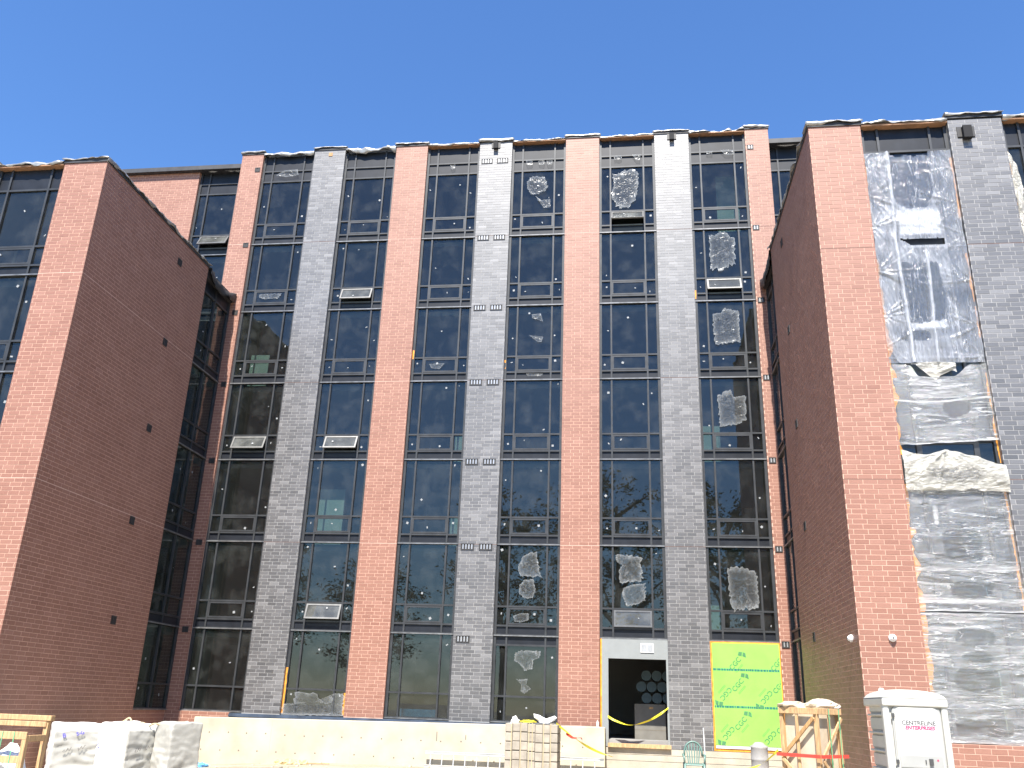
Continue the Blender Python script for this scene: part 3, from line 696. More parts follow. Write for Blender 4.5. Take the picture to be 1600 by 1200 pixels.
SCR = [
([(-3.84, 21.73), (-3.62, 21.95), (-3.14, 21.92), (-3.02, 21.51), (-3.12, 21.26), (-3.47, 21.13), (-3.66, 21.13), (-3.8, 21.36)], 'torn film on top-floor pane left of the middle red pier, upper piece'),
([(-3.37, 20.83), (-2.9, 20.88), (-2.89, 20.52), (-3.14, 20.49), (-3.47, 21.05)], 'torn film on top-floor pane left of the middle red pier, lower piece'),
([(-3.91, 22.71), (-3.64, 22.74), (-3.65, 22.51), (-3.86, 22.5)], 'small film scrap in top row left of middle red pier, leftmost of three'),
([(-3.41, 22.69), (-3.15, 22.67), (-3.18, 22.46), (-3.38, 22.52)], 'small film scrap in top row left of middle red pier, middle of three'),
([(-3.09, 22.67), (-2.83, 22.67), (-2.86, 22.47), (-3.02, 22.48)], 'small film scrap in top row left of middle red pier, rightmost of three'),
([(-0.45, 21.9), (-0.29, 21.85), (-0.13, 21.99), (0.31, 22.12), (0.52, 21.96), (0.53, 21.37), (0.41, 20.66), (0.22, 20.41), (-0.15, 20.36), (-0.39, 20.55), (-0.5, 20.99), (-0.42, 21.42)], 'large oval crinkled film above the wide-open top-floor awning sash'),
([(-0.39, 22.74), (-0.1, 22.75), (-0.1, 22.58), (-0.38, 22.58)], 'small flat film scrap high above the wide-open top-floor sash, left one'),
([(0.31, 22.77), (0.65, 22.77), (0.62, 22.51), (0.5, 22.49)], 'small pointed film scrap high above the wide-open top-floor sash, right one'),
([(3.19, 22.76), (3.43, 22.76), (3.41, 22.62), (3.2, 22.64)], 'smaller film scrap under the roof in the last bay before the brown wing'),
([(3.73, 22.79), (4.22, 22.78), (4.22, 22.57), (3.9, 22.58)], 'larger film scrap under the roof in the last bay before the brown wing'),
([(3.13, 19.03), (3.31, 18.99), (3.56, 19.15), (3.79, 19.11), (3.9, 18.93), (4.07, 18.89), (4.03, 17.78), (3.54, 17.53), (3.13, 17.61), (3.13, 18.25)], 'large torn film just above the open sash in the rightmost bay'),
([(-3.5, 15.91), (-3.16, 15.94), (-3.07, 15.61), (-3.28, 15.71), (-3.46, 15.75)], 'small crumpled scrap, upper of two left of the middle red pier, fifth floor'),
([(-3.56, 15.06), (-3.05, 14.99), (-3.11, 14.78), (-3.26, 14.8)], 'small crumpled scrap, lower of two left of the middle red pier, fifth floor'),
([(-3.64, 13.55), (-3.02, 13.53), (-3.11, 13.44), (-3.58, 13.46)], 'thin white scrap on dark spandrel left of the middle red pier'),
([(3.12, 15.78), (3.4, 15.8), (3.58, 15.99), (3.89, 15.89), (4.06, 15.88), (4.04, 14.62), (3.51, 14.63), (3.17, 14.54), (3.13, 15.17)], 'rectangular folded film in the rightmost bay one floor below the open sash'),
([(3.16, 12.59), (3.48, 12.8), (3.64, 12.82), (3.68, 12.55), (3.96, 12.58), (4.1, 12.61), (4.1, 11.75), (3.85, 11.58), (3.41, 11.47), (3.18, 11.53), (3.17, 12.11)], 'notched film in the rightmost bay two floors below the open sash'),
([(-3.56, 6.9), (-3.35, 7.04), (-3.1, 7.04), (-3.04, 6.69), (-2.94, 6.24), (-3.27, 6.24), (-3.6, 6.26), (-3.72, 6.47), (-3.67, 6.68)], 'bell-shaped film on second-floor pane left of the middle red pier'),
([(-3.51, 6.12), (-3.19, 6.16), (-3.1, 5.79), (-3.2, 5.53), (-3.47, 5.52), (-3.66, 5.67), (-3.64, 5.94)], 'round ribbed film right below the bell-shaped film on second floor'),
([(-3.83, 4.94), (-3.61, 5.02), (-3.32, 5.03), (-3.31, 4.82), (-3.55, 4.74), (-3.79, 4.76)], 'small grey film on second-floor lower pane left of the middle red pier'),
([(-0.46, 6.99), (0.05, 7.0), (0.43, 6.9), (0.36, 6.69), (0.46, 6.22), (0.35, 6.11), (-0.33, 6.07), (-0.34, 6.47), (-0.22, 6.68), (-0.38, 6.73)], 'crumpled film two panes above the doorway, upper piece'),
([(-0.23, 5.89), (0.14, 6.05), (0.51, 6.06), (0.52, 5.54), (0.18, 5.38), (-0.08, 5.33), (-0.21, 5.58)], 'crumpled film two panes above the doorway, lower piece'),
([(3.19, 6.62), (3.48, 6.65), (3.81, 6.61), (3.98, 6.53), (4.11, 6.48), (4.14, 5.46), (4.11, 5.34), (3.35, 5.27), (3.24, 5.45), (3.21, 6.0)], 'tall rectangular film in the window above the green boards'),
([(-3.73, 3.77), (-3.53, 3.85), (-2.89, 3.82), (-2.92, 3.64), (-3.15, 3.54), (-3.14, 3.29), (-3.4, 3.21), (-3.51, 3.38), (-3.73, 3.52)], 'mushroom-shaped film on ground-floor pane above the block stack'),
([(-3.63, 2.93), (-3.29, 2.97), (-3.34, 2.79), (-3.18, 2.68), (-3.38, 2.52), (-3.51, 2.59), (-3.49, 2.79)], 'small curled film on ground-floor pane, lower one above the block stack'),
([(-14.38, 22.56), (-13.99, 22.78), (-13.47, 22.79), (-13.42, 22.52), (-13.95, 22.45)], 'film scrap under the roof in the leftmost bay of the main block'),
([(-14.35, 17.05), (-13.43, 17.07), (-13.5, 16.89), (-14.09, 16.83), (-14.33, 16.91)], 'film scrap on the sixth-floor lower pane of the leftmost main bay'),
([(-6.99, 22.65), (-6.79, 22.68), (-6.8, 22.49), (-6.93, 22.45)], 'tiny film scrap under the roof left of the vented grey pier'),
([(-11.49, 1.94), (-11.04, 1.93), (-11.04, 2.33), (-10.26, 2.3), (-10.25, 2.18), (-9.95, 1.99), (-9.74, 2.05), (-9.74, 2.32), (-9.36, 2.33), (-9.32, 1.67), (-11.44, 1.57)], 'wide torn film along the ground-floor sill just above the concrete wall'),
([(-7.29, 13.97), (-6.71, 14.0), (-6.88, 13.77), (-7.18, 13.81)], 'faint film scrap on the fifth-floor lower pane left of the vented grey pier'),
]
for i, (p, l) in enumerate(SCR): scrap(p, l, i*2.3+0.7, Y=D+REC-0.075 if p[0][1] < 22.4 and not (13 < p[0][1] < 13.6) else D+REC-0.07)

# ------------------------------------------------------------------ plastic sheeting over the wing bay
def sheet(x0, x1, z0, z1, nx, nz_, disp, haze, mat, label, keep=None, Y=DW+REC-0.10, top=None, bot=None):
    m = MB(); hz = []
    def fn(s, t):
        zb = (bot(s) if bot else z0); zt = (top(s) if top else z1)
        x = x0+(x1-x0)*s; z = zb+(zt-zb)*t; d, dx, dz = disp(x, z, s, t); hz.append(max(0, min(1, haze(x, z, s, t)))); return (x+dx, Y-d, z+dz)
    m.grid(fn, nx, nz_, keep)
    o = m.build('plastic_sheet', mat, None, True); a = o.data.attributes.new('haze', 'FLOAT', 'POINT'); a.data.foreach_set('value', hz)
    tag(o, label, 'plastic sheet', 'plastic sheeting over the wing windows'); return o
def blob(x, z, cx, cz, rx, rz, seed=0, p=4):
    q = (abs((x-cx)/rx))**p+(abs((z-cz)/rz))**p
    q += 0.5*nz(x*3, z*3, seed)+0.35*nz(x*11, z*3, seed+5)
    return ss((1.15-q)*7)       # 1 where the film clings flat to the glass
def crease(x, z, ax, az, n, seed):
    """folds that fan out from a point where the sheet is fixed"""
    th = math.atan2(z-az, x-ax); r = math.hypot(x-ax, z-az)
    return max(0, nz(th*n, seed, r*0.4))**1.0*math.exp(-r*1.4)
def dA(x, z, s, t):
    w = 0.03*nz(x*1.5, z*0.9, 3)+0.018*abs(nz(x*7+z*2.0, z*1.4, 1))+0.010*nz(x*16+z*5, z*3, 8)
    for zz in (15.9, 14.8, 13.9, 12.6, 11.4, 10.6): w += 0.09*crease(x, z, 6.27, zz, 7, zz)+0.07*crease(x, z, 8.42, zz-.3, 7, zz+3)
    rope = math.exp(-((x-(6.80+0.03*math.sin(z*1.3)))/0.045)**2); rope2 = math.exp(-((x-(7.42+0.04*math.sin(z*1.1)))/0.03)**2)*ss((13.3-z)*4)
    return 0.015+max(0, w)+0.08*rope+0.06*rope2, 0.02*nz(x*3, z*3, 7), 0
def hA(x, z, s, t):
    cl = max(blob(x, z, 7.33, 15.2, 0.50, 0.80, 2), blob(x, z, 7.22, 12.05, 0.52, 0.82, 6), blob(x, z, 6.95, 10.86, 0.32, 0.13, 9))
    h = 0.30+0.35*nz(x*2.1, z*1.3, 4)+0.30*abs(nz(x*8+z*2, z*2, 11))
    h += 0.75*ss((x-6.86)/.1)*ss((7.95-x)/.1)*ss((14.5-z)/.3)*ss((z-13.6)/.1)     # slack bulge over the open sash
    h += 0.5*ss((x-6.7)/.2)*ss((7.8-x)/.2)*ss((11.35-z)/.2)*ss((z-11.0)/.1)
    rope = math.exp(-((x-(6.80+0.03*math.sin(z*1.3)))/0.05)**2); rope2 = math.exp(-((x-(7.42+0.04*math.sin(z*1.1)))/0.035)**2)*ss((13.3-z)*4)
    h = h*(1-0.92*cl)+0.12*abs(nz(x*14, z*5, 21))*cl
    if x > 7.98: h = h*0.55
    return max(h, 0.95*rope, 0.9*rope2)
def keepA(s, t):
    x = 6.26+2.17*s; z = 10.15+5.95*t
    if 6.9 < x < 7.95 and 13.32+0.15*ss((7.15-x)*5) < z < 13.52+0.03*nz(x*8, 0, 0): return False
    if 6.92 < x < 7.85 and z > 15.98+0.10*nz(x*5, 2, 0)+0.04*nz(x*17, 2, 0): return False
    return True
sheet(6.26, 8.43, 10.15, 16.10, 80, 200, dA, hA, 'film_down', 'tall clear plastic sheet with two rope-like folds over the top wing windows', keepA)
def hor(seed, amp=0.02):
    def f(x, z, s, t):
        sag = 0.25*math.sin(math.pi*s)
        w = amp*abs(nz(x*1.1, (z+sag*0.6)*9, seed))+amp*0.8*abs(nz(x*2.6+z*3, z*17, seed+4))+0.03*nz(x*1.2, z*1.2, seed+8)
        for zz in (z-0.05,): pass
        return 0.02+max(0, w), 0, 0.02*nz(x*2, z*6, seed)
    return f
def hB(x, z, s, t):
    cl = blob(x, z, 7.62, 9.0, 0.30, 0.22, 3, 2)
    h = (0.50 if z > 9.25 else 0.30)+0.25*nz(x*1.2, z*9, 2)+0.35*max(0, nz(x*1.4+z, z*14, 5))
    h *= 0.45+0.55*ss((x-6.5)/.3)*ss((8.3-x)/.3)
    edge = max(math.exp(-((z-9.22+0.06*math.sin(x*2))/0.03)**2), math.exp(-((t-0.0)/0.03)**2))
    return max(h*(1-0.85*cl), edge*0.95)
def topB(s): return 10.13-0.30*ss((s-0.2)/0.1)*ss((0.86-s)/0.22)-0.05*math.sin(math.pi*s)+0.03*nz(s*6, 3, 0)
sheet(6.26, 8.44, 8.18, 9.9, 70, 110, hor(2, 0.035), hB, 'film_across', 'milky plastic sheet sagging in long folds between third and fourth wing floors', None, top=topB, bot=lambda s: 8.10+0.12*s+0.02*nz(s*9, 0, 0))
def hF(x, z, s, t): return 0.75+0.4*nz(x*6, z*6, 3)
sheet(6.75, 7.75, 9.7, 10.15, 30, 14, hor(12, 0.05), hF, 'film_milky', 'ragged triangle of plastic hanging below the tall clear sheet', None, bot=lambda s: 10.12-0.42*max(0, 1-abs(s-0.5)*2.4)-0.1*(s > .62)*(s-.62)*6, top=lambda s: 10.16)
def dC(x, z, s, t):
    w = 0.05*nz(x*2, z*3, 4)+0.05*abs(nz(x*5-z*4, z*7, 9))+0.05*crease(x, z, 7.22, 7.95, 6, 2)*3
    return 0.04+max(0, w)+0.05*math.sin(math.pi*t), 0, 0.03*nz(x*5, z*4, 1)
def topC(s):
    x = 6.26+2.22*s
    return (7.98-0.12*math.sin(min(1, (x-6.26)/.96)*math.pi)) if x < 7.22 else 7.98-0.38*((x-7.22)/1.26)**1.1
def hC(x, z, s, t):
    mid = ss((x-6.7)/.2)*ss((8.05-x)/.3)*ss((z-7.18)/.08)*ss((7.62-z)/.15)
    return 0.85-0.62*mid+0.3*nz(x*5, z*6, 2)
sheet(6.26, 8.48, 7.05, 8.0, 70, 36, dC, hC, 'film_milky', 'loose creamy plastic flap bunched across the wing windows, pulled up to a peak', None, top=topC, bot=lambda s: 7.03+0.10*(1-math.sin(math.pi*s))*(-0.4)+0.05*nz(s*7, 5, 0), Y=DW+REC-0.16)
def hD(x, z, s, t):
    cl = max(blob(x, z, 7.33, 5.80, 0.40, 0.36, 3, 4), blob(x, z, 7.36, 4.82, 0.44, 0.17, 7, 3), 0.6*blob(x, z, 7.4, 6.3, 0.3, 0.06, 1, 2))
    h = 0.24+0.25*nz(x*1.3, z*7, 2)+0.45*max(0, nz(x*1.6+z*0.9, z*15, 5))+0.25*ss((5.4-z)/.1)*ss((z-5.2)/.1)+0.4*math.exp(-((z-4.58)/0.06)**2)
    flap = math.exp(-((x-6.85)/0.06)**2)*ss((6.75-z)/.1)*ss((z-6.2)/.1)
    line = math.exp(-((z-(6.55-0.12*abs(x-7.1)))/0.012)**2)*ss((x-6.85)/.1)*ss((8.2-x)/.1)
    return max(h*(1-0.88*cl), flap*0.95, line*0.8, 0.9*math.exp(-(t/0.015)**2))
sheet(6.26, 8.44, 4.36, 7.15, 80, 170, hor(22, 0.032), hD, 'film_across', 'shiny clear plastic sheet pulled tight below the creamy flap')
def hE(x, z, s, t):
    cl = max(blob(x, z, 7.3, 3.82, 0.42, 0.16, 3, 3), blob(x, z, 7.28, 3.42, 0.30, 0.10, 4, 2), blob(x, z, 7.26, 2.98, 0.44, 0.24, 13, 3), blob(x, z, 7.25, 2.02, 0.55, 0.16, 7, 4))
    h = 0.32+0.22*nz(x*1.3, z*7, 32)+0.42*max(0, nz(x*1.6+z*0.9, z*16, 35))+0.4*math.exp(-(t/0.03)**2)
    return max(h*(1-0.88*cl), 0.9*math.exp(-((1-t)/0.012)**2))
sheet(6.26, 8.44, 1.71, 4.33, 80, 160, hor(42, 0.032), hE, 'film_across', 'crinkled clear plastic sheet over the lowest wing window beside the toilet')
def dG(x, z, s, t): return 0.03+0.10*abs(nz(x*6, z*1.6, 3))+0.05*nz(x*12, z*4, 2), 0.06*nz(z*1.5, 2, 0)*s, 0
sheet(9.79, 9.98, 12.9, 16.05, 10, 90, dG, lambda x, z, s, t: 0.8+0.3*nz(x*8, z*4, 1), 'film_milky', 'narrow rolled strip of white plastic along the wing grey pier, upper piece', None, top=lambda s: 16.05-0.6*s, bot=lambda s: 13.2-0.2*s)
sheet(9.79, 10.25, 8.2, 13.0, 20, 130, dG, lambda x, z, s, t: 0.45+0.4*nz(x*8, z*4, 5), 'film', 'hanging clear plastic beside the wing grey pier, lower piece')

# ------------------------------------------------------------------ concrete wall in front of the ground floor
cw = empty('concrete_wall', (-7.2, 28.4, 0)); tag(cw, 'long pale cast concrete wall in front of the ground-floor windows', 'wall')
def cwz(x): return 1.48+0.15*(x+13.77)/13.0
cx = -7.2
m = MB(); x0, x1 = -13.77-cx, -0.78-cx
m.hexa([(x0, -0.1, 0), (x1, -0.1, 0), (x1, 0.15, 0), (x0, 0.15, 0), (x0, -0.1, cwz(-13.77)), (x1, -0.1, cwz(-0.78)), (x1, 0.15, cwz(-0.78)), (x0, 0.15, cwz(-13.77))]); 
o = m.build('wall_face', 'concrete', cw); bv = o.modifiers.new('b', 'BEVEL'); bv.width = 0.02; bv.segments = 2
m = MB(); m.box(-0.98-cx, -0.79-cx, 0.152, 1.12, 0, 1.60); o = m.build('return_wall', 'concrete', cw); bv = o.modifiers.new('b', 'BEVEL'); bv.width = 0.02
th = None
for r_, z in enumerate((0.55, 1.05)):
    for i in range(20):
        x = -13.4+i*0.62+0.2*(r_ % 2)
        if th is None:
            q = MB(); q.lathe([(0.024, 0.0), (0.02, 0.004), (0.012, 0.004)], (0, 0, 0), 8, 'y', -1); th = q.mesh('tie_hole'); th.materials.append(MATS['tie_hole'])
        o = link('tie_hole', th, None, cw); o.location = (x-cx+random.uniform(-.02, .02), -0.101, z+random.uniform(-.02, .02)+0.3*(z > 1)*0)
for i in range(1, 5):
    x = -13.77+i*2.6; m = MB(); m.box(x-cx, x-cx+0.008, -0.1025, -0.1002, 0.1, cwz(x)-0.03); m.build('form_joint', 'foundation', cw)
for x, a, b in ((-5.9, 1.05, 1.32), (-5.0, 1.12, 1.26)):
    m = MB(); m.box(x-cx, x-cx+0.025, -0.104, -0.1005, a, b); m.build('stain', 'tie_hole', cw)

# ------------------------------------------------------------------ ladder on its side against the concrete wall
ld = empty('ladder', (-3.5, 28.05, ground_z(-3.5, 28.05))); tag(ld, 'aluminium ladder lying on its edge along the foot of the concrete wall', 'ladder')
for z, y in ((0.04, 0.02), (0.42, 0.08)):
    m = MB(); m.box(-2.67, 2.7, y-0.015, y+0.015, z-0.035, z+0.035); m.box(-2.67, 2.7, y-0.035, y-0.0151, z+0.022, z+0.0345); m.box(-2.67, 2.7, y-0.035, y-0.0151, z-0.0345, z-0.022); m.build('rail', 'aluminium', ld)
for i in range(15):
    x = -2.5+i*0.352; m = MB(); m.tube([(x, 0.02, 0.07), (x, 0.08, 0.39)], 0.017, 8); m.build('rung', 'aluminium', ld)

# ------------------------------------------------------------------ stack of concrete blocks with straps
bx0, bx1, by = -3.34, -1.93, 25.0; bg_ = ground_z(-2.6, 25)
bs = empty('block_stack', (-2.64, 25.5, bg_)); tag(bs, 'strapped stack of grey concrete blocks in front of the concrete wall', 'block stack')
m = MB(); m.box(-0.69, 0.69, -0.48, 0.55, 0.02, 1.36); m.build('core', 'tie_hole', bs)
rr = random.Random(8); bw = (bx1-bx0)/7; bh = 1.38/6
for j in range(6):
    for i in range(7):
        sg = 0.02*math.sin(i*1.05)*(1 if j % 2 else 0.6)
        m = MB(); x = -0.705+i*bw; z = j*bh+sg; dy = rr.uniform(-0.012, 0.012)
        m.box(x+0.006, x+bw-0.006, -0.5+dy, -0.1+dy, z+0.012, z+bh-0.012)
        o = m.build('block', 'block_grey', bs); bv = o.modifiers.new('b', 'BEVEL'); bv.width = 0.008
    for i in range(4):
        m = MB(); y = -0.09+i*0.16; m.box(-0.705, -0.45, y, y+0.15, j*bh+0.012, j*bh+bh-0.012); m.build('block', 'block_grey', bs)
        m = MB(); m.box(0.45, 0.705, y, y+0.15, j*bh+0.012, j*bh+bh-0.012); m.build('block', 'block_grey', bs)
for x in (-0.53, -0.28, -0.06, 0.03, 0.33, 0.52):
    m = MB(); m.box(x-0.009, x+0.009, -0.527, -0.521, 0.0, 1.40); m.box(x-0.009, x+0.009, -0.521, 0.5, 1.398, 1.404); m.build('strap', 'tan_strap', bs)
def crumple(name, c, rx, ry, rz, seed, mat, label, cat, amp=0.35, n=14, flat=0.25, group=None, spikes=()):
    m = MB(); base = []
    for j in range(n+1):
        ph = -math.pi/2+math.pi*j/n
        for i in range(n*2):
            th = math.pi*i/n; d = Vector((math.cos(ph)*math.cos(th), math.cos(ph)*math.sin(th), math.sin(ph)))
            k = 1+amp*nz(d.x*2.2, d.y*2.2, d.z*2.2+seed)+amp*0.6*nz(d.x*5, d.y*5, d.z*5+seed)
            for sdir, sl_ in spikes:
                q = max(0, d.dot(Vector(sdir).normalized())); k += sl_*q**14
            m.v.append((d.x*rx*k, d.y*ry*k, max(-flat*rz, d.z*rz*k)+flat*rz))
    for j in range(n):
        for i in range(n*2):
            a = j*2*n+i; b = j*2*n+(i+1) % (2*n); m.f.append((a, b, b+2*n, a+2*n)); m.t.append(.5)
    o = m.build(name, mat); o.location = c; tag(o, label, cat, group); return o
zt = bg_+1.40
crumple('wrapping_scrap', (-3.12, 25.15, zt-0.16), 0.10, 0.05, 0.16, 2, 'white_scrap', 'white wrapping scrap hanging over the front corner of the block stack', 'wrapping', 0.5, 10, 0.9)
crumple('wrapping_scrap', (-2.30, 25.2, zt+0.005), 0.15, 0.08, 0.10, 5, 'white_scrap', 'star-shaped white wrapping scrap standing up on the block stack', 'wrapping', 0.3, 12, 0.2, spikes=((( -.8, 0, .75), 1.9), ((.85, 0, .6), 1.7), ((-.1, 0, -.2), .2)))
crumple('caution_tape', (-2.75, 25.25, zt+0.005), 0.22, 0.12, 0.05, 9, 'caution_yellow', 'crumpled yellow tape heaped on top of the block stack', 'tape', 0.7, 10, 0.2)

def ribbon(pts, w_, mat, name, parent=None, twist=0.0, n=40):
    m = MB(); pts = [Vector(p) for p in pts]; k = len(pts)-1
    def at(t):
        t = min(t*k, k-1e-6); i = int(t); f = t-i
        p0, p1, p2, p3 = pts[max(i-1, 0)], pts[i], pts[i+1], pts[min(i+2, k)]
        return 0.5*((2*p1)+(p2-p0)*f+(2*p0-5*p1+4*p2-p3)*f*f+(3*p1-p0-3*p2+p3)*f**3)
    def fn(s, t):
        p = at(s); a = twist*s+0.7*nz(s*6, w_, 1); return p+Vector((0, math.sin(a), math.cos(a)))*(t-0.5)*w_
    m.grid(fn, n, 1); return m.build(name, mat, parent)
o = ribbon([(-2.0, 25.3, 1.72), (-1.75, 26.0, 1.50), (-1.35, 27.0, 1.18), (-0.95, 27.9, 0.95), (-0.55, 28.1, 0.83)], 0.075, 'caution_yellow', 'caution_tape', twist=5); tag(o, 'yellow caution tape running from the block stack to the end of the concrete wall', 'tape')
o = ribbon([(-1.78, 26.0, 1.48), (-1.6, 26.2, 1.36), (-1.38, 26.4, 1.35), (-1.36, 26.42, 1.2)], 0.09, 'red_tape', 'red_tape', twist=3); tag(o, 'short red tape tangled in the yellow caution tape by the wall', 'tape')
o = ribbon([(-0.72, D-0.02, 1.93), (-0.45, D-0.05, 1.80), (-0.02, D-0.07, 1.70), (0.5, D-0.06, 1.83), (0.9, D-0.04, 2.05), (1.16, D-0.02, 2.24)], 0.075, 'caution_yellow', 'caution_tape', twist=4); tag(o, 'yellow caution tape sagging across the open doorway', 'tape')
o = ribbon([(2.05, 19.6, 1.02), (2.5, 19.2, 1.20), (2.78, 18.6, 1.50)], 0.06, 'caution_yellow', 'caution_tape', twist=3); tag(o, 'yellow caution tape tied to the tall timber crate below the green boards', 'tape')

# small things along the wall
e = empty('water_bottle', (-1.0, 28.35, cwz(-1.0)+0.002)); tag(e, 'small clear water bottle standing on the end of the concrete wall', 'bottle')
m = MB(); m.lathe([(0.03, 0), (0.032, 0.01), (0.032, 0.11), (0.028, 0.13), (0.013, 0.16)], n=14); m.build('body', 'white_plastic', e, True)
m = MB(); m.lathe([(0.014, 0.16), (0.014, 0.18), (0.012, 0.182)], n=12); m.build('cap', 'sign_white', e)
for i, (x, rx) in enumerate(((-10.52, 0.13), (-10.25, 0.17), (-9.98, 0.16), (-9.72, 0.11))):
    crumple('paper_scrap', (x, 27.5, ground_z(x, 27.5)-0.01), rx, 0.12, 0.10+0.03*(i == 1), 20+i, 'paper_tan', ('dark-tipped crumpled paper, end piece of four at the wall foot away from the stick', 'largest crumpled tan paper of the four at the foot of the concrete wall', 'crumpled tan paper between the largest piece and the smallest by the stick', 'smallest crumpled paper of the four, next to the thin stick')[i], 'paper', 0.5, 10, 0.3, group='crumpled paper by the concrete wall')
m = MB(); m.tube([(-9.6, 27.45, ground_z(-9.6, 27.45)+0.03), (-8.9, 27.4, ground_z(-8.9, 27.4)+0.04)], 0.015, 6); tag(m.build('stick', 'timber_dark'), 'thin stick on the ground beside the crumpled paper', 'stick')
crumple('tarp_scrap', (-12.7, 26.9, ground_z(-12.7, 26.9)-0.01), 0.26, 0.2, 0.10, 33, 'tarp_blue', 'light blue plastic scrap on the ground by the end of the concrete wall', 'tarp', 0.5, 12, 0.3)
rv = random.Random(4)
st = MB()
for i in range(260):
    x, y = rv.uniform(-16, 4), rv.uniform(20, 28); s = rv.uniform(0.012, 0.05); z = ground_z(x, y)
    st.hexa([(x+s*rv.uniform(.6, 1.2)*a, y+s*rv.uniform(.6, 1.2)*b, z-0.005+s*rv.uniform(.6, 1.1)*c) for c in (0, 1) for a, b in ((-1, -1), (1, -1), (1, 1), (-1, 1))])
tag(st.build('gravel', 'foundation'), 'loose gravel scattered over the dirt', 'gravel', kind='stuff')

# ------------------------------------------------------------------ wrapped bundles
def bundle(c, rz, sx, sy, sz, seed, mats, label, marks=()):
    e = empty('wrapped_bundle', (c[0], c[1], ground_z(*c)-0.02), rz=rz); tag(e, label, 'bundle', 'wrapped bundles in front of the brown wing wall')
    m = MB(); n = 30
    def rnd(p):
        x, y, z = p; k = 4.0 if True else 2
        d = nz(x*2.1+seed, y*2.1, z*2.1)*0.05+nz(x*4+seed, y*4, z*11)*0.03-0.03*abs(nz(x*7+z*3+seed, y*7+z*2, z*9))
        v = Vector((x/sx*2, y/sy*2, (z-sz/2)/sz*2)); L = (abs(v.x)**22+abs(v.y)**22+abs(v.z)**22)**(1/22)
        v = v/max(L, 1e-6)*max(abs(v.x), abs(v.y), abs(v.z)); q = Vector((v.x*sx/2, v.y*sy/2, v.z*sz/2+sz/2)); return q+q.normalized()*d
    def side(f): m.grid(lambda s, t: rnd(f(s, t)), n, n)
    side(lambda s, t: (sx*(s-.5), -sy/2, sz*t)); side(lambda s, t: (sx/2, sy*(s-.5), sz*t)); side(lambda s, t: (sx*(.5-s), sy/2, sz*t)); side(lambda s, t: (-sx/2, sy*(.5-s), sz*t)); side(lambda s, t: (sx*(s-.5), sy*(t-.5), sz))
    o = m.build('wrap', mats[0], e, True)
    if len(mats) > 1:
        q = MB(); q.grid(lambda s, t: Vector((sx/2+0.06+0.03*nz(s*3, t*9, seed)-0.025*abs(nz(s*8+t*3, t*12, seed+2)), sy*(s-.5)*(0.93+0.04*nz(t*4, seed, 1)), 0.03+(sz*0.88-0.03+0.04*nz(s*4, seed, 7))*t)), 26, 26); o2 = q.build('wrap_panel', mats[1], e, True)
        md = o2.modifiers.new('t', 'SOLIDIFY'); md.thickness = 0.02
    q = MB()
    for (face, u, z, txt, size, rot) in marks:
        c_, s_ = math.cos(rot), math.sin(rot)
        if face == 'f': fn = lambda x, y: Vector((u*sx/2+x*c_-y*s_, -sy/2-0.055, z+x*s_+y*c_))
        else: fn = lambda x, y: Vector((sx/2+0.10, u*sy/2+x*c_-y*s_, z+x*s_+y*c_))
        add_text(q, txt, size, fn, bold=0.004)
    if q.f: q.build('printed_mark', 'blue_print', e)
    if len(mats) > 1:
        q = MB()
        for k in range(2):       # hand-drawn marker strokes
            y0 = sy*(-0.25+0.3*k); pts = [Vector((sx/2+0.105, y0+0.025*i+0.012*math.sin(i*2.1+k), 0.62+0.06*k+0.05*math.sin(i*1.9+k*2)+0.012*i)) for i in range(8)]
            q.tube(pts, 0.007, 5)
        q.build('marker_stroke', 'ink', e)
    return e
bundle((-14.15, 22.6), R(-52), 1.0, 1.1, 1.28, 1.0, ('white_wrap', 'grey_wrap'), 'leftmost wrapped bundle, white with a grey front panel, next to timber crate', (('r', -0.55, 1.0, 'B', 0.14, 0.3), ('r', 0.1, 1.06, 'S-G', 0.12, 0.3)))
bundle((-12.75, 22.7), R(-24), 1.15, 1.0, 1.28, 3.0, ('white_wrap', 'grey_wrap'), 'middle wrapped bundle with a wide bright white face and a strap on top', (('f', -0.6, 1.02, 'S', 0.13, 1.2), ('f', -0.62, 0.72, 'C', 0.16, 0.4), ('f', 0.3, 1.04, 'S', 0.12, 0.5)))
bundle((-11.5, 22.9), R(-30), 0.75, 0.9, 1.27, 5.0, ('grey_wrap',), 'all-grey wrapped bundle nearest the concrete wall')
m = MB(); sp = []
for i in range(60):
    t = i/59; sp.append((-12.95+1.55*t, 22.62+0.06*math.sin(t*19), 1.385-0.03*t+(0.11*math.exp(-((t-0.12)/0.08)**2))+0.03*math.sin(t*23)))
m.tube(sp, 0.022, 6); tag(m.build('lifting_strap', 'tan_strap', None, True), 'tan lifting strap looped over the tops of the wrapped bundles', 'strap')

# ------------------------------------------------------------------ timber crate on the left with white sacks
gz_ = ground_z(-12, 17)
cr = empty('timber_crate', (-12.62, 17.4, gz_)); tag(cr, 'open orange timber crate frame holding white sacks beside wrapped bundles', 'crate')
def plank(parent, a, b, w_, h_, mat='timber', up=(0, 0, 1), name='plank'):
    m = MB(); m.bar(a, b, w_, h_, up); o = m.build(name, mat, parent); bv = o.modifiers.new('b', 'BEVEL'); bv.width = 0.006; return o
T = 1.63-gz_
for x in (-1.0, 0.96):
    for y in (-0.4, 0.2): plank(cr, (x, y, 0), (x, y, T-0.11 if y > 0 else T-0.36), 0.09, 0.09, 'timber', name='post')
plank(cr, (0.24, -0.47, 0), (0.24, -0.47, T-0.33), 0.10, 0.05, 'timber_dark', up=(0, 1, 0), name='post')
plank(cr, (-1.1, 0.20, T-0.055), (1.06, 0.20, T-0.055), 0.14, 0.10)
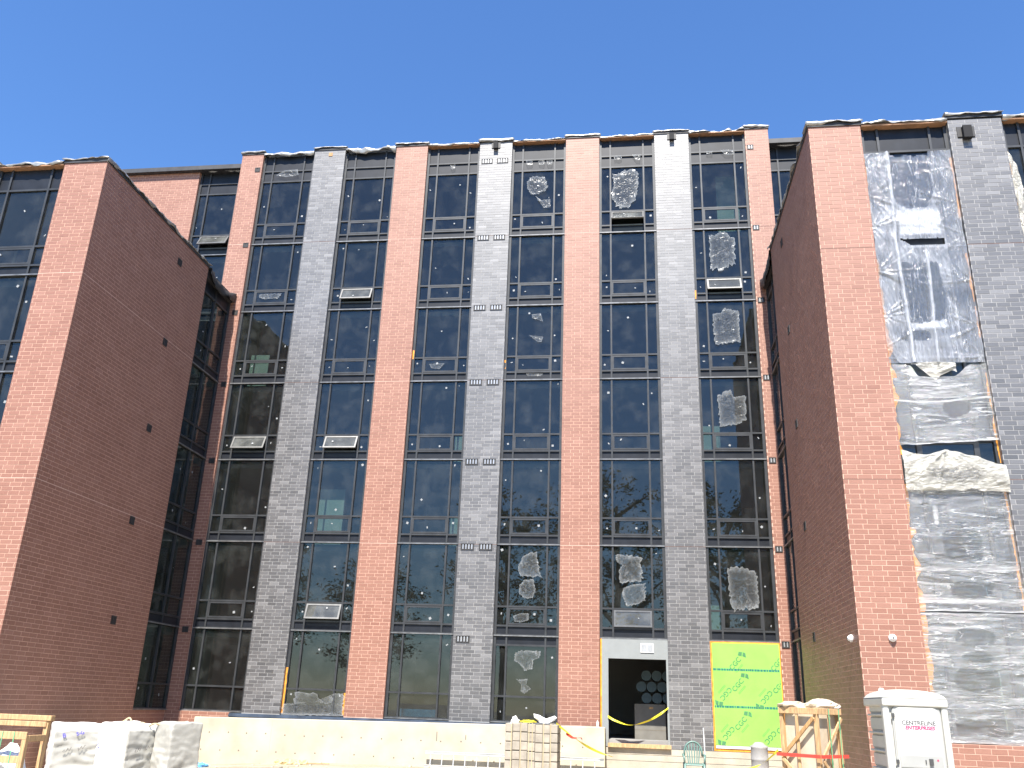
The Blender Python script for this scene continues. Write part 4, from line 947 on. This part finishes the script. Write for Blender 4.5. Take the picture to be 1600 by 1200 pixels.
plank(cr, (-1.04, 0.14, T-0.17), (0.98, 0.14, T-0.17), 0.03, 0.10)
plank(cr, (-1.04, -0.43, T-0.37), (1.0, -0.43, T-0.37), 0.04, 0.14)
plank(cr, (-1.04, -0.43, T-0.80), (0.92, -0.43, T-0.80), 0.04, 0.13)
plank(cr, (-1.04, -0.43, 0.12), (0.92, -0.43, 0.12), 0.04, 0.13)
plank(cr, (-0.9, -0.50, T-1.0), (0.2, -0.50, T-0.40), 0.03, 0.10, 'timber')
plank(cr, (0.99, -0.36, T-0.42), (0.99, 0.16, T-0.42), 0.04, 0.12)
for x, y, s, i in ((0.5, -0.1, 1.0, 0), (-0.35, -0.1, 1.0, 1)):
    crumple('sack', (-12.62+x, 17.4+y, gz_+0.02), 0.36, 0.20, 0.50, 60+i, 'white_wrap', ('white sack inside the timber crate, nearer the wrapped bundles', 'white sack inside the timber crate, at the picture edge')[i], 'sack', 0.22, 14, 0.75)
for x in (0.5, 0.75):
    m = MB(); m.box(x-0.008, x+0.008, -0.462, -0.456, 0.0, T-0.30); m.build('strap', 'green_strap', cr)

# ------------------------------------------------------------------ tall timber crate at the brown wing
gz2 = ground_z(3.4, 18.5)
cs = 0.80
tc_ = empty('tall_timber_crate', (3.40, 18.56, gz2), rz=R(47)); tag(tc_, 'tall timber crate with diagonal braces and red strap in front of the brown wall', 'crate')
Ht = 2.27-gz2; a = cs/2
m = MB(); m.box(-a+0.07, a-0.07, -a+0.07, a-0.07, 0.03, Ht-0.06); m.build('wrapped_load', 'tan_wrap', tc_)
for sx in (-1, 1):
    for sy in (-1, 1): plank(tc_, (sx*(a-0.03), sy*(a-0.03), 0), (sx*(a-0.03), sy*(a-0.03), Ht-0.0), 0.075, 0.075, 'timber', name='post')
for F_ in (0, 1):      # the two faces toward the camera
    def cp(u, d, z): return (u, -a-d, z) if F_ == 0 else (-a-d, -u, z)
    plank(tc_, cp(-a, 0.02, Ht-0.05), cp(a, 0.02, Ht-0.05), 0.035, 0.11)
    plank(tc_, cp(-a+.04, 0.02, 0.10), cp(a-.04, 0.02, 0.10), 0.035, 0.11)
    plank(tc_, cp(-0.02, 0.012, 0.16), cp(-0.02, 0.012, Ht-0.11), 0.06, 0.03, up=(0, 1, 0) if F_ == 0 else (1, 0, 0), name='stud')
    plank(tc_, cp(-a+.05, 0.045, Ht-0.86), cp(a-.04, 0.045, Ht-0.16), 0.03, 0.07, 'timber_dark' if F_ else 'timber', name='brace')
    plank(tc_, cp(-a+.05, 0.045, Ht-0.90), cp(a-.04, 0.045, Ht-1.6), 0.03, 0.07, 'timber', name='brace')
m = MB()
for F_ in (0, 1):
    def cp(u, d, z): return (u, -a-d, z) if F_ == 0 else (-a-d, -u, z)
    sg = (-0.0, -0.06)
    m.face([cp(-a-0.07, 0.075, Ht-0.80), cp(a+0.07, 0.075, Ht-0.80), cp(a+0.07, 0.075, Ht-0.86), cp(-a-0.07, 0.075, Ht-0.86)])
m.build('red_strap', 'red_tape', tc_)
for u in (-0.12, 0.22):
    m = MB(); m.box(u-0.008, u+0.008, -a-0.09, -a-0.082, 0, Ht); m.build('strap', 'green_strap', tc_)
crumple('sack', (3.12, 18.6, gz2+Ht+0.0), 0.30, 0.30, 0.085, 81, 'tan_wrap', 'flat tan sack lying on the tall timber crate, nearer the green boards', 'sack', 0.25, 12, 0.4)
crumple('sack', (3.66, 18.62, gz2+Ht+0.0), 0.30, 0.28, 0.13, 84, 'tan_wrap', 'humped tan sack lying on the tall timber crate, nearer the brick corner', 'sack', 0.2, 12, 0.4)

# ------------------------------------------------------------------ portable toilet
gz3 = ground_z(4.75, 17)
pt = empty('portable_toilet', (4.75, 17.1, gz3)); tag(pt, 'white ribbed portable toilet with a sign on its door', 'portable toilet')
Hp = 2.20; hw, hd = 0.47, 0.60
m = MB(); m.box(-hw+0.03, hw-0.03, -hd+0.03, hd-0.03, 0.08, Hp-0.02); o = m.build('body', 'potty_white', pt); bv = o.modifiers.new('b', 'BEVEL'); bv.width = 0.03; bv.segments = 3
for sx in (-1, 1):
    for i in range(7):
        z = 0.16+i*0.29; q = MB()
        x0 = sx*(hw-0.028); x1 = sx*(hw+0.0)
        p = [(x0, -hd+0.16, z+0.03), (x0, hd-0.08, z+0.03), (x0, hd-0.08, z+0.25), (x0, -hd+0.16, z+0.25)]
        t_ = [(x1, -hd+0.19, z+0.06), (x1, hd-0.11, z+0.06), (x1, hd-0.11, z+0.235), (x1, -hd+0.19, z+0.235)]
        q.hexa(p+t_); o = q.build('side_panel', 'potty_white', pt)
        q = MB(); q.box(min(x0, sx*(hw+0.03)), max(x0, sx*(hw+0.03)), -hd+0.02, hd-0.03, z-0.018, z+0.014); o = q.build('rib', 'potty_white', pt); bv = o.modifiers.new('b', 'BEVEL'); bv.width = 0.012; bv.segments = 2
# corner posts and moulded roof
for sx in (-1, 1):
    q = MB(); q.box(sx*hw-0.055, sx*hw+0.055, -hd-0.02, -hd+0.13, 0.05, Hp-0.08); o = q.build('corner_post', 'potty_white', pt); bv = o.modifiers.new('b', 'BEVEL'); bv.width = 0.035; bv.segments = 3
def roof_fn(s, t):
    x = (s-.5)*2; y = (t-.5)*2; e = (1-abs(x)**6)*(1-abs(y)**6)
    return ((hw+0.06)*x, (hd+0.05)*y, Hp-0.02+0.10*max(0, e)**0.5+0.05*max(0, 1-x*x)*max(0, 1-y*y))
q = MB(); q.grid(roof_fn, 24, 24); q.build('roof', 'potty_white', pt, True)
q = MB(); q.box(-hw-0.06, hw+0.06, -hd-0.05, hd+0.05, Hp-0.16, Hp-0.02); o = q.build('roof_rim', 'potty_white', pt); bv = o.modifiers.new('b', 'BEVEL'); bv.width = 0.03; bv.segments = 3
q = MB(); q.lathe([(0.05, 0), (0.05, 0.07), (0.03, 0.09)], (-hw+0.14, 0.1, Hp+0.06), 12); q.build('vent_pipe', 'potty_white', pt, True)
def rrect(x0, x1, z0, z1, r, n=6):
    pts = [(x0, z0), (x1, z0)]
    for k in range(n+1): th = math.pi/2*k/n; pts.append((x1-r+r*math.cos(th), z1-r+r*math.sin(th)))
    for k in range(n+1): th = math.pi/2+math.pi/2*k/n; pts.append((x0+r+r*math.cos(th), z1-r+r*math.sin(th)))
    return pts
def extr(mb, pts, y0, y1):
    n = len(pts); b = len(mb.v)
    mb.v += [(x, y0, z) for x, z in pts]+[(x, y1, z) for x, z in pts]
    mb.f.append(tuple(b+i for i in range(n))); mb.f.append(tuple(b+n+i for i in reversed(range(n))))
    for i in range(n): k = (i+1) % n; mb.f.append((b+i, b+n+i, b+n+k, b+k))
    mb.t += [.5]*(n+2)
q = MB(); extr(q, rrect(-0.385, 0.40, 0.1, Hp-0.14, 0.13), -hd-0.012, -hd+0.03); q.build('door_frame', 'potty_grey', pt)
q = MB(); extr(q, rrect(-0.355, 0.37, 0.13, Hp-0.17, 0.11), -hd-0.03, -hd-0.013); dr2 = q.build('door', 'potty_white', pt)
q = MB(); extr(q, rrect(-0.30, 0.35, Hp-0.66, Hp-0.36, 0.01), -hd-0.034, -hd-0.0305); q.build('sign', 'sign_white', dr2)
q = MB(); add_text(q, 'CENTRELINE', 0.095, lambda x, y: (0.025+x, -hd-0.036, Hp-0.415+y), bold=0.003); q.build('lettering', 'sign_grey', dr2)
q = MB(); add_text(q, 'ENTERPRISES', 0.082, lambda x, y: (0.035+x, -hd-0.036, Hp-0.492+y), shear=0.25, bold=0.004); q.build('lettering', 'sign_red', dr2)
q = MB()
for x, l in ((-0.18, 0.1), (0.0, 0.03), (0.06, 0.12), (0.21, 0.03)): q.face([(x, -hd-0.036, Hp-0.56), (x+l, -hd-0.036, Hp-0.56), (x+l, -hd-0.036, Hp-0.552), (x, -hd-0.036, Hp-0.552)])
q.build('fine_print', 'potty_grey', dr2)
q = MB(); extr(q, rrect(-0.33, 0.345, Hp-1.10, Hp-0.92, 0.02), -hd-0.045, -hd-0.0305); lp = q.build('latch_panel', 'potty_grey', dr2)
q = MB(); q.box(0.12, 0.18, -hd-0.075, -hd-0.046, Hp-1.06, Hp-0.96); q.box(0.06, 0.075, -hd-0.06, -hd-0.046, Hp-1.04, Hp-0.98); q.build('latch', 'hinge_dark', dr2)
q = MB(); q.lathe([(0.015, 0.046), (0.015, 0.05)], (0.26, -hd, Hp-0.98), 10, 'y', -1); q.build('lock_dot', 'sign_red', dr2)
for z in (Hp-0.30, Hp-1.02, Hp-1.75):
    q = MB(); q.box(-0.40, -0.35, -hd-0.05, -hd-0.031, z-0.03, z+0.03); q.build('hinge', 'hinge_dark', dr2)
q = MB(); q.box(-hw-0.02, hw+0.02, -hd-0.02, hd+0.02, 0.0, 0.08); q.build('base', 'potty_grey', pt)

# ------------------------------------------------------------------ plastic chair, pole, stand-in barrel
gc = ground_z(1.57, 24.4)
ch = empty('plastic_chair', (1.57, 24.5, gc)); tag(ch, 'green moulded plastic armchair with slatted back by the grey pier', 'chair')
sw, sz_ = 0.23, 0.44
def seat_fn(s, t): x = (s-.5)*2; y = (t-.5)*2; return (x*sw, y*0.22, sz_-0.015*(1-x*x)*(1-y*y)-0.02*(y < -0.9))
q = MB(); q.grid(seat_fn, 10, 10); o = q.build('seat', 'green_plastic', ch, True); md = o.modifiers.new('t', 'SOLIDIFY'); md.thickness = 0.02
def back_at(u): # arch of the back, u 0..1 from one arm to the other
    th = math.pi*(1-u); return Vector((0.225*math.cos(th), 0.24+0.05*math.sin(th), 0.62+0.33*math.sin(th)**0.75))
q = MB(); q.tube([back_at(i/20) for i in range(21)], 0.024, 8); q.build('back_rim', 'green_plastic', ch, True)
for i in range(6):
    u = 0.22+0.56*i/5; p = back_at(u); b = Vector((p.x*0.72, 0.22, sz_)); q = MB(); q.bar(b, p-Vector((0, 0, 0.01)), 0.028, 0.010, up=(0, 1, 0)); q.build('back_slat', 'green_plastic', ch)
for sx in (-1, 1):
    q = MB(); q.tube([Vector((sx*0.225, 0.24, 0.62)), Vector((sx*0.265, 0.12, 0.645)), Vector((sx*0.27, -0.1, 0.64)), Vector((sx*0.255, -0.2, 0.60)), Vector((sx*0.245, -0.21, 0.45))], [0.024, 0.03, 0.032, 0.028, 0.022], 8); q.build('armrest', 'green_plastic', ch, True)
    for y, yy in ((-0.20, -0.25), (0.20, 0.27)):
        q = MB(); q.tube([(sx*0.235, y, 0.46), (sx*0.255, yy, 0.0)], [0.03, 0.021], 8); q.build('leg', 'green_plastic', ch, True)
m = MB(); m.tube([(1.86, 24.45, gc), (1.83, 24.5, 1.77)], 0.014, 8); tag(m.build('pole', 'sign_white'), 'thin white pole standing behind the green plastic chair', 'pole')
gd = ground_z(3.12, 24)
e = empty('stand_in_drum', (3.13, 24.0, gd)); tag(e, 'dull grey barrel standing in for an unclear shape before the green boards', 'stand_in_drum')  # made-up barrel in place of an unclear grey shape
m = MB(); m.lathe([(0.2, 0.0), (0.21, 0.02), (0.21, 0.28), (0.222, 0.30), (0.21, 0.32), (0.21, 0.58), (0.222, 0.60), (0.21, 0.62), (0.205, 0.86), (0.215, 0.88)], n=24); m.build('body', 'drum_grey', e, True)
m = MB(); m.lathe([(0.218, 0.885), (0.218, 0.91), (0.16, 0.93), (0.10, 0.99), (0.04, 1.0)], n=24); m.build('lid', 'drum_grey', e, True)

# ------------------------------------------------------------------ materials stored behind the glass
def inside(name, x0, x1, z0, z1, Y, mat, label, cat, th=0.03):
    m = MB(); m.box(x0, x1, Y, Y+th, z0, z1); tag(m.build(name, mat), label, cat)
inside('drywall_sheet', 3.59, 4.45, 19.3, 22.2, 30.6, 'drywall', 'pale board standing behind the top-floor glass of the rightmost main bay', 'board')
inside('drywall_sheet', 2.62, 3.26, 10.3, 11.75, 30.5, 'drywall', 'pale board behind the fourth-floor glass of the rightmost main bay', 'board')
inside('drywall_sheet', 2.62, 2.98, 4.3, 5.5, 30.5, 'drywall', 'pale board behind the glass just above the green boards', 'board')
inside('drywall_sheet', -11.3, -10.3, 7.3, 9.4, 30.5, 'drywall', 'pale board behind third-floor glass between the left grey and red piers', 'board')
inside('drywall_sheet', -6.3, -5.9, 10.3, 11.4, 30.5, 'drywall', 'pale board behind fourth-floor glass left of the vented grey pier', 'board')
inside('drywall_sheet', -6.3, -5.9, 7.3, 8.4, 30.5, 'drywall', 'pale board behind third-floor glass left of the vented grey pier', 'board')
inside('drywall_sheet', -14.7, -13.95, 13.3, 14.8, 30.5, 'drywall', 'pale board behind fifth-floor glass of the leftmost main bay', 'board')
inside('foam_board', -7.6, -6.4, 1.3, 1.93, 30.3, 'tarp_blue', 'blue board lying low behind the ground-floor glass left of the vented grey pier', 'board', 0.3)
rl = 0
for r_, z in enumerate((2.55, 2.90, 3.25)):
    for i in range(3):
        m = MB(); m.lathe([(0.165, 0.0), (0.165, 0.9)], (0, 0, 0), 18, 'y', 1); o = m.build('insulation_roll', 'insulation_blue', None); o.location = (0.42+0.34*i-0.17*(r_ % 2)+0.1, 30.95, z-0.02)
        tag(o, 'blue-grey insulation roll inside the doorway, %s row of pile, %s of three' % (('bottom', 'middle', 'top')[r_], ('left', 'centre', 'right')[i]), 'roll', 'insulation rolls inside the doorway')
e = empty('carton', (0.62, 31.3, 1.262)); tag(e, 'large pale carton on the floor inside the doorway under the rolls', 'carton')
m = MB(); m.box(-0.5, 0.5, -0.4, 0.5, 0, 1.08); m.build('box', 'carton_board', e)
m = MB(); m.box(-0.03, 0.10, -0.403, -0.4005, 0.93, 1.0); m.build('label_patch', 'timber_dark', e)
m = MB(); m.box(-0.5, 0.5, -0.404, -0.4, 0.28, 0.30); m.build('seam', 'tie_hole', e)

# ------------------------------------------------------------------ trees behind the viewer, mirrored in the glass
def tree(x, y, h, r, seed, label, leaves=5200):
    e = empty('broadleaf_tree', (x, y, ground_z(x, y)-0.05)); tag(e, label, 'tree', 'trees mirrored in the glass'); rt = random.Random(seed)
    m = MB(); tr = h*0.022
    lean = Vector((rt.uniform(-.04, .04), rt.uniform(-.04, .04), 1)); tp = [lean*(h*0.8*i/6)+Vector((rt.uniform(-.1, .1), rt.uniform(-.1, .1), 0))*(i > 0) for i in range(7)]
    m.tube(tp, [tr*(1-0.13*i) for i in range(7)], 10); tips = []
    for i in range(13):
        f = rt.uniform(0.3, 0.95); b = lean*(h*0.8*f); th = rt.uniform(0, 2*math.pi); l = r*rt.uniform(0.6, 1.0)*(1.15-0.5*f)
        p1 = b+Vector((math.cos(th)*l*.5, math.sin(th)*l*.5, l*.35)); p2 = b+Vector((math.cos(th)*l, math.sin(th)*l, l*.65)); m.tube([b, p1, p2], [tr*.4, tr*.25, tr*.08], 6); tips += [p1, p2]
    m.build('trunk', 'bark', e, True)
    lf = MB(); cl = []
    for i in range(48):
        th, ph = rt.uniform(0, 2*math.pi), math.acos(rt.uniform(-0.75, 1)); q = rt.uniform(0.45, 1.0)
        cl.append((Vector((math.sin(ph)*math.cos(th)*r*q, math.sin(ph)*math.sin(th)*r*q, h*0.64+math.cos(ph)*h*0.34*q)), rt.uniform(0.7, 1.5)))
    cl += [(t, 1.0) for t in tips]
    for i in range(leaves):
        c, s = rt.choice(cl); d = Vector((rt.gauss(0, 1), rt.gauss(0, 1), rt.gauss(0, .8))); p = c+d.normalized()*s*abs(rt.gauss(0.6, 0.35))
        a = Vector((rt.gauss(0, 1), rt.gauss(0, 1), rt.gauss(0, .6))).normalized(); b = a.orthogonal().normalized(); z = rt.uniform(0.10, 0.21)
        lf.face([p-a*z, p-b*z*.5, p+a*z, p+b*z*.5], min(1, max(0, rt.gauss(.5, .2))))
    lf.build('crown', 'leaf', e, tint=True)
for i, (x, y, h, r, l) in enumerate((
    (-31, -13, 17, 6.0, 'broad tree mirrored in the lower panes of the leftmost main bay'),
    (-23, -20, 15, 5.0, 'tree mirrored low in the bay right of the first grey pier'),
    (-9.5, -10, 19, 5.0, 'leafy tree mirrored in the panes left of the vented grey pier'),
    (-1.5, -13, 22, 6.5, 'tall dark tree mirrored in the panes beside the middle red pier'),
    (7, -11, 20, 5.5, 'dark tree mirrored in the panes above the doorway'),
    (16, -16, 16, 5.5, 'tree mirrored in the panes above the green boards'))): tree(x, y, h, r, 100+i, l)
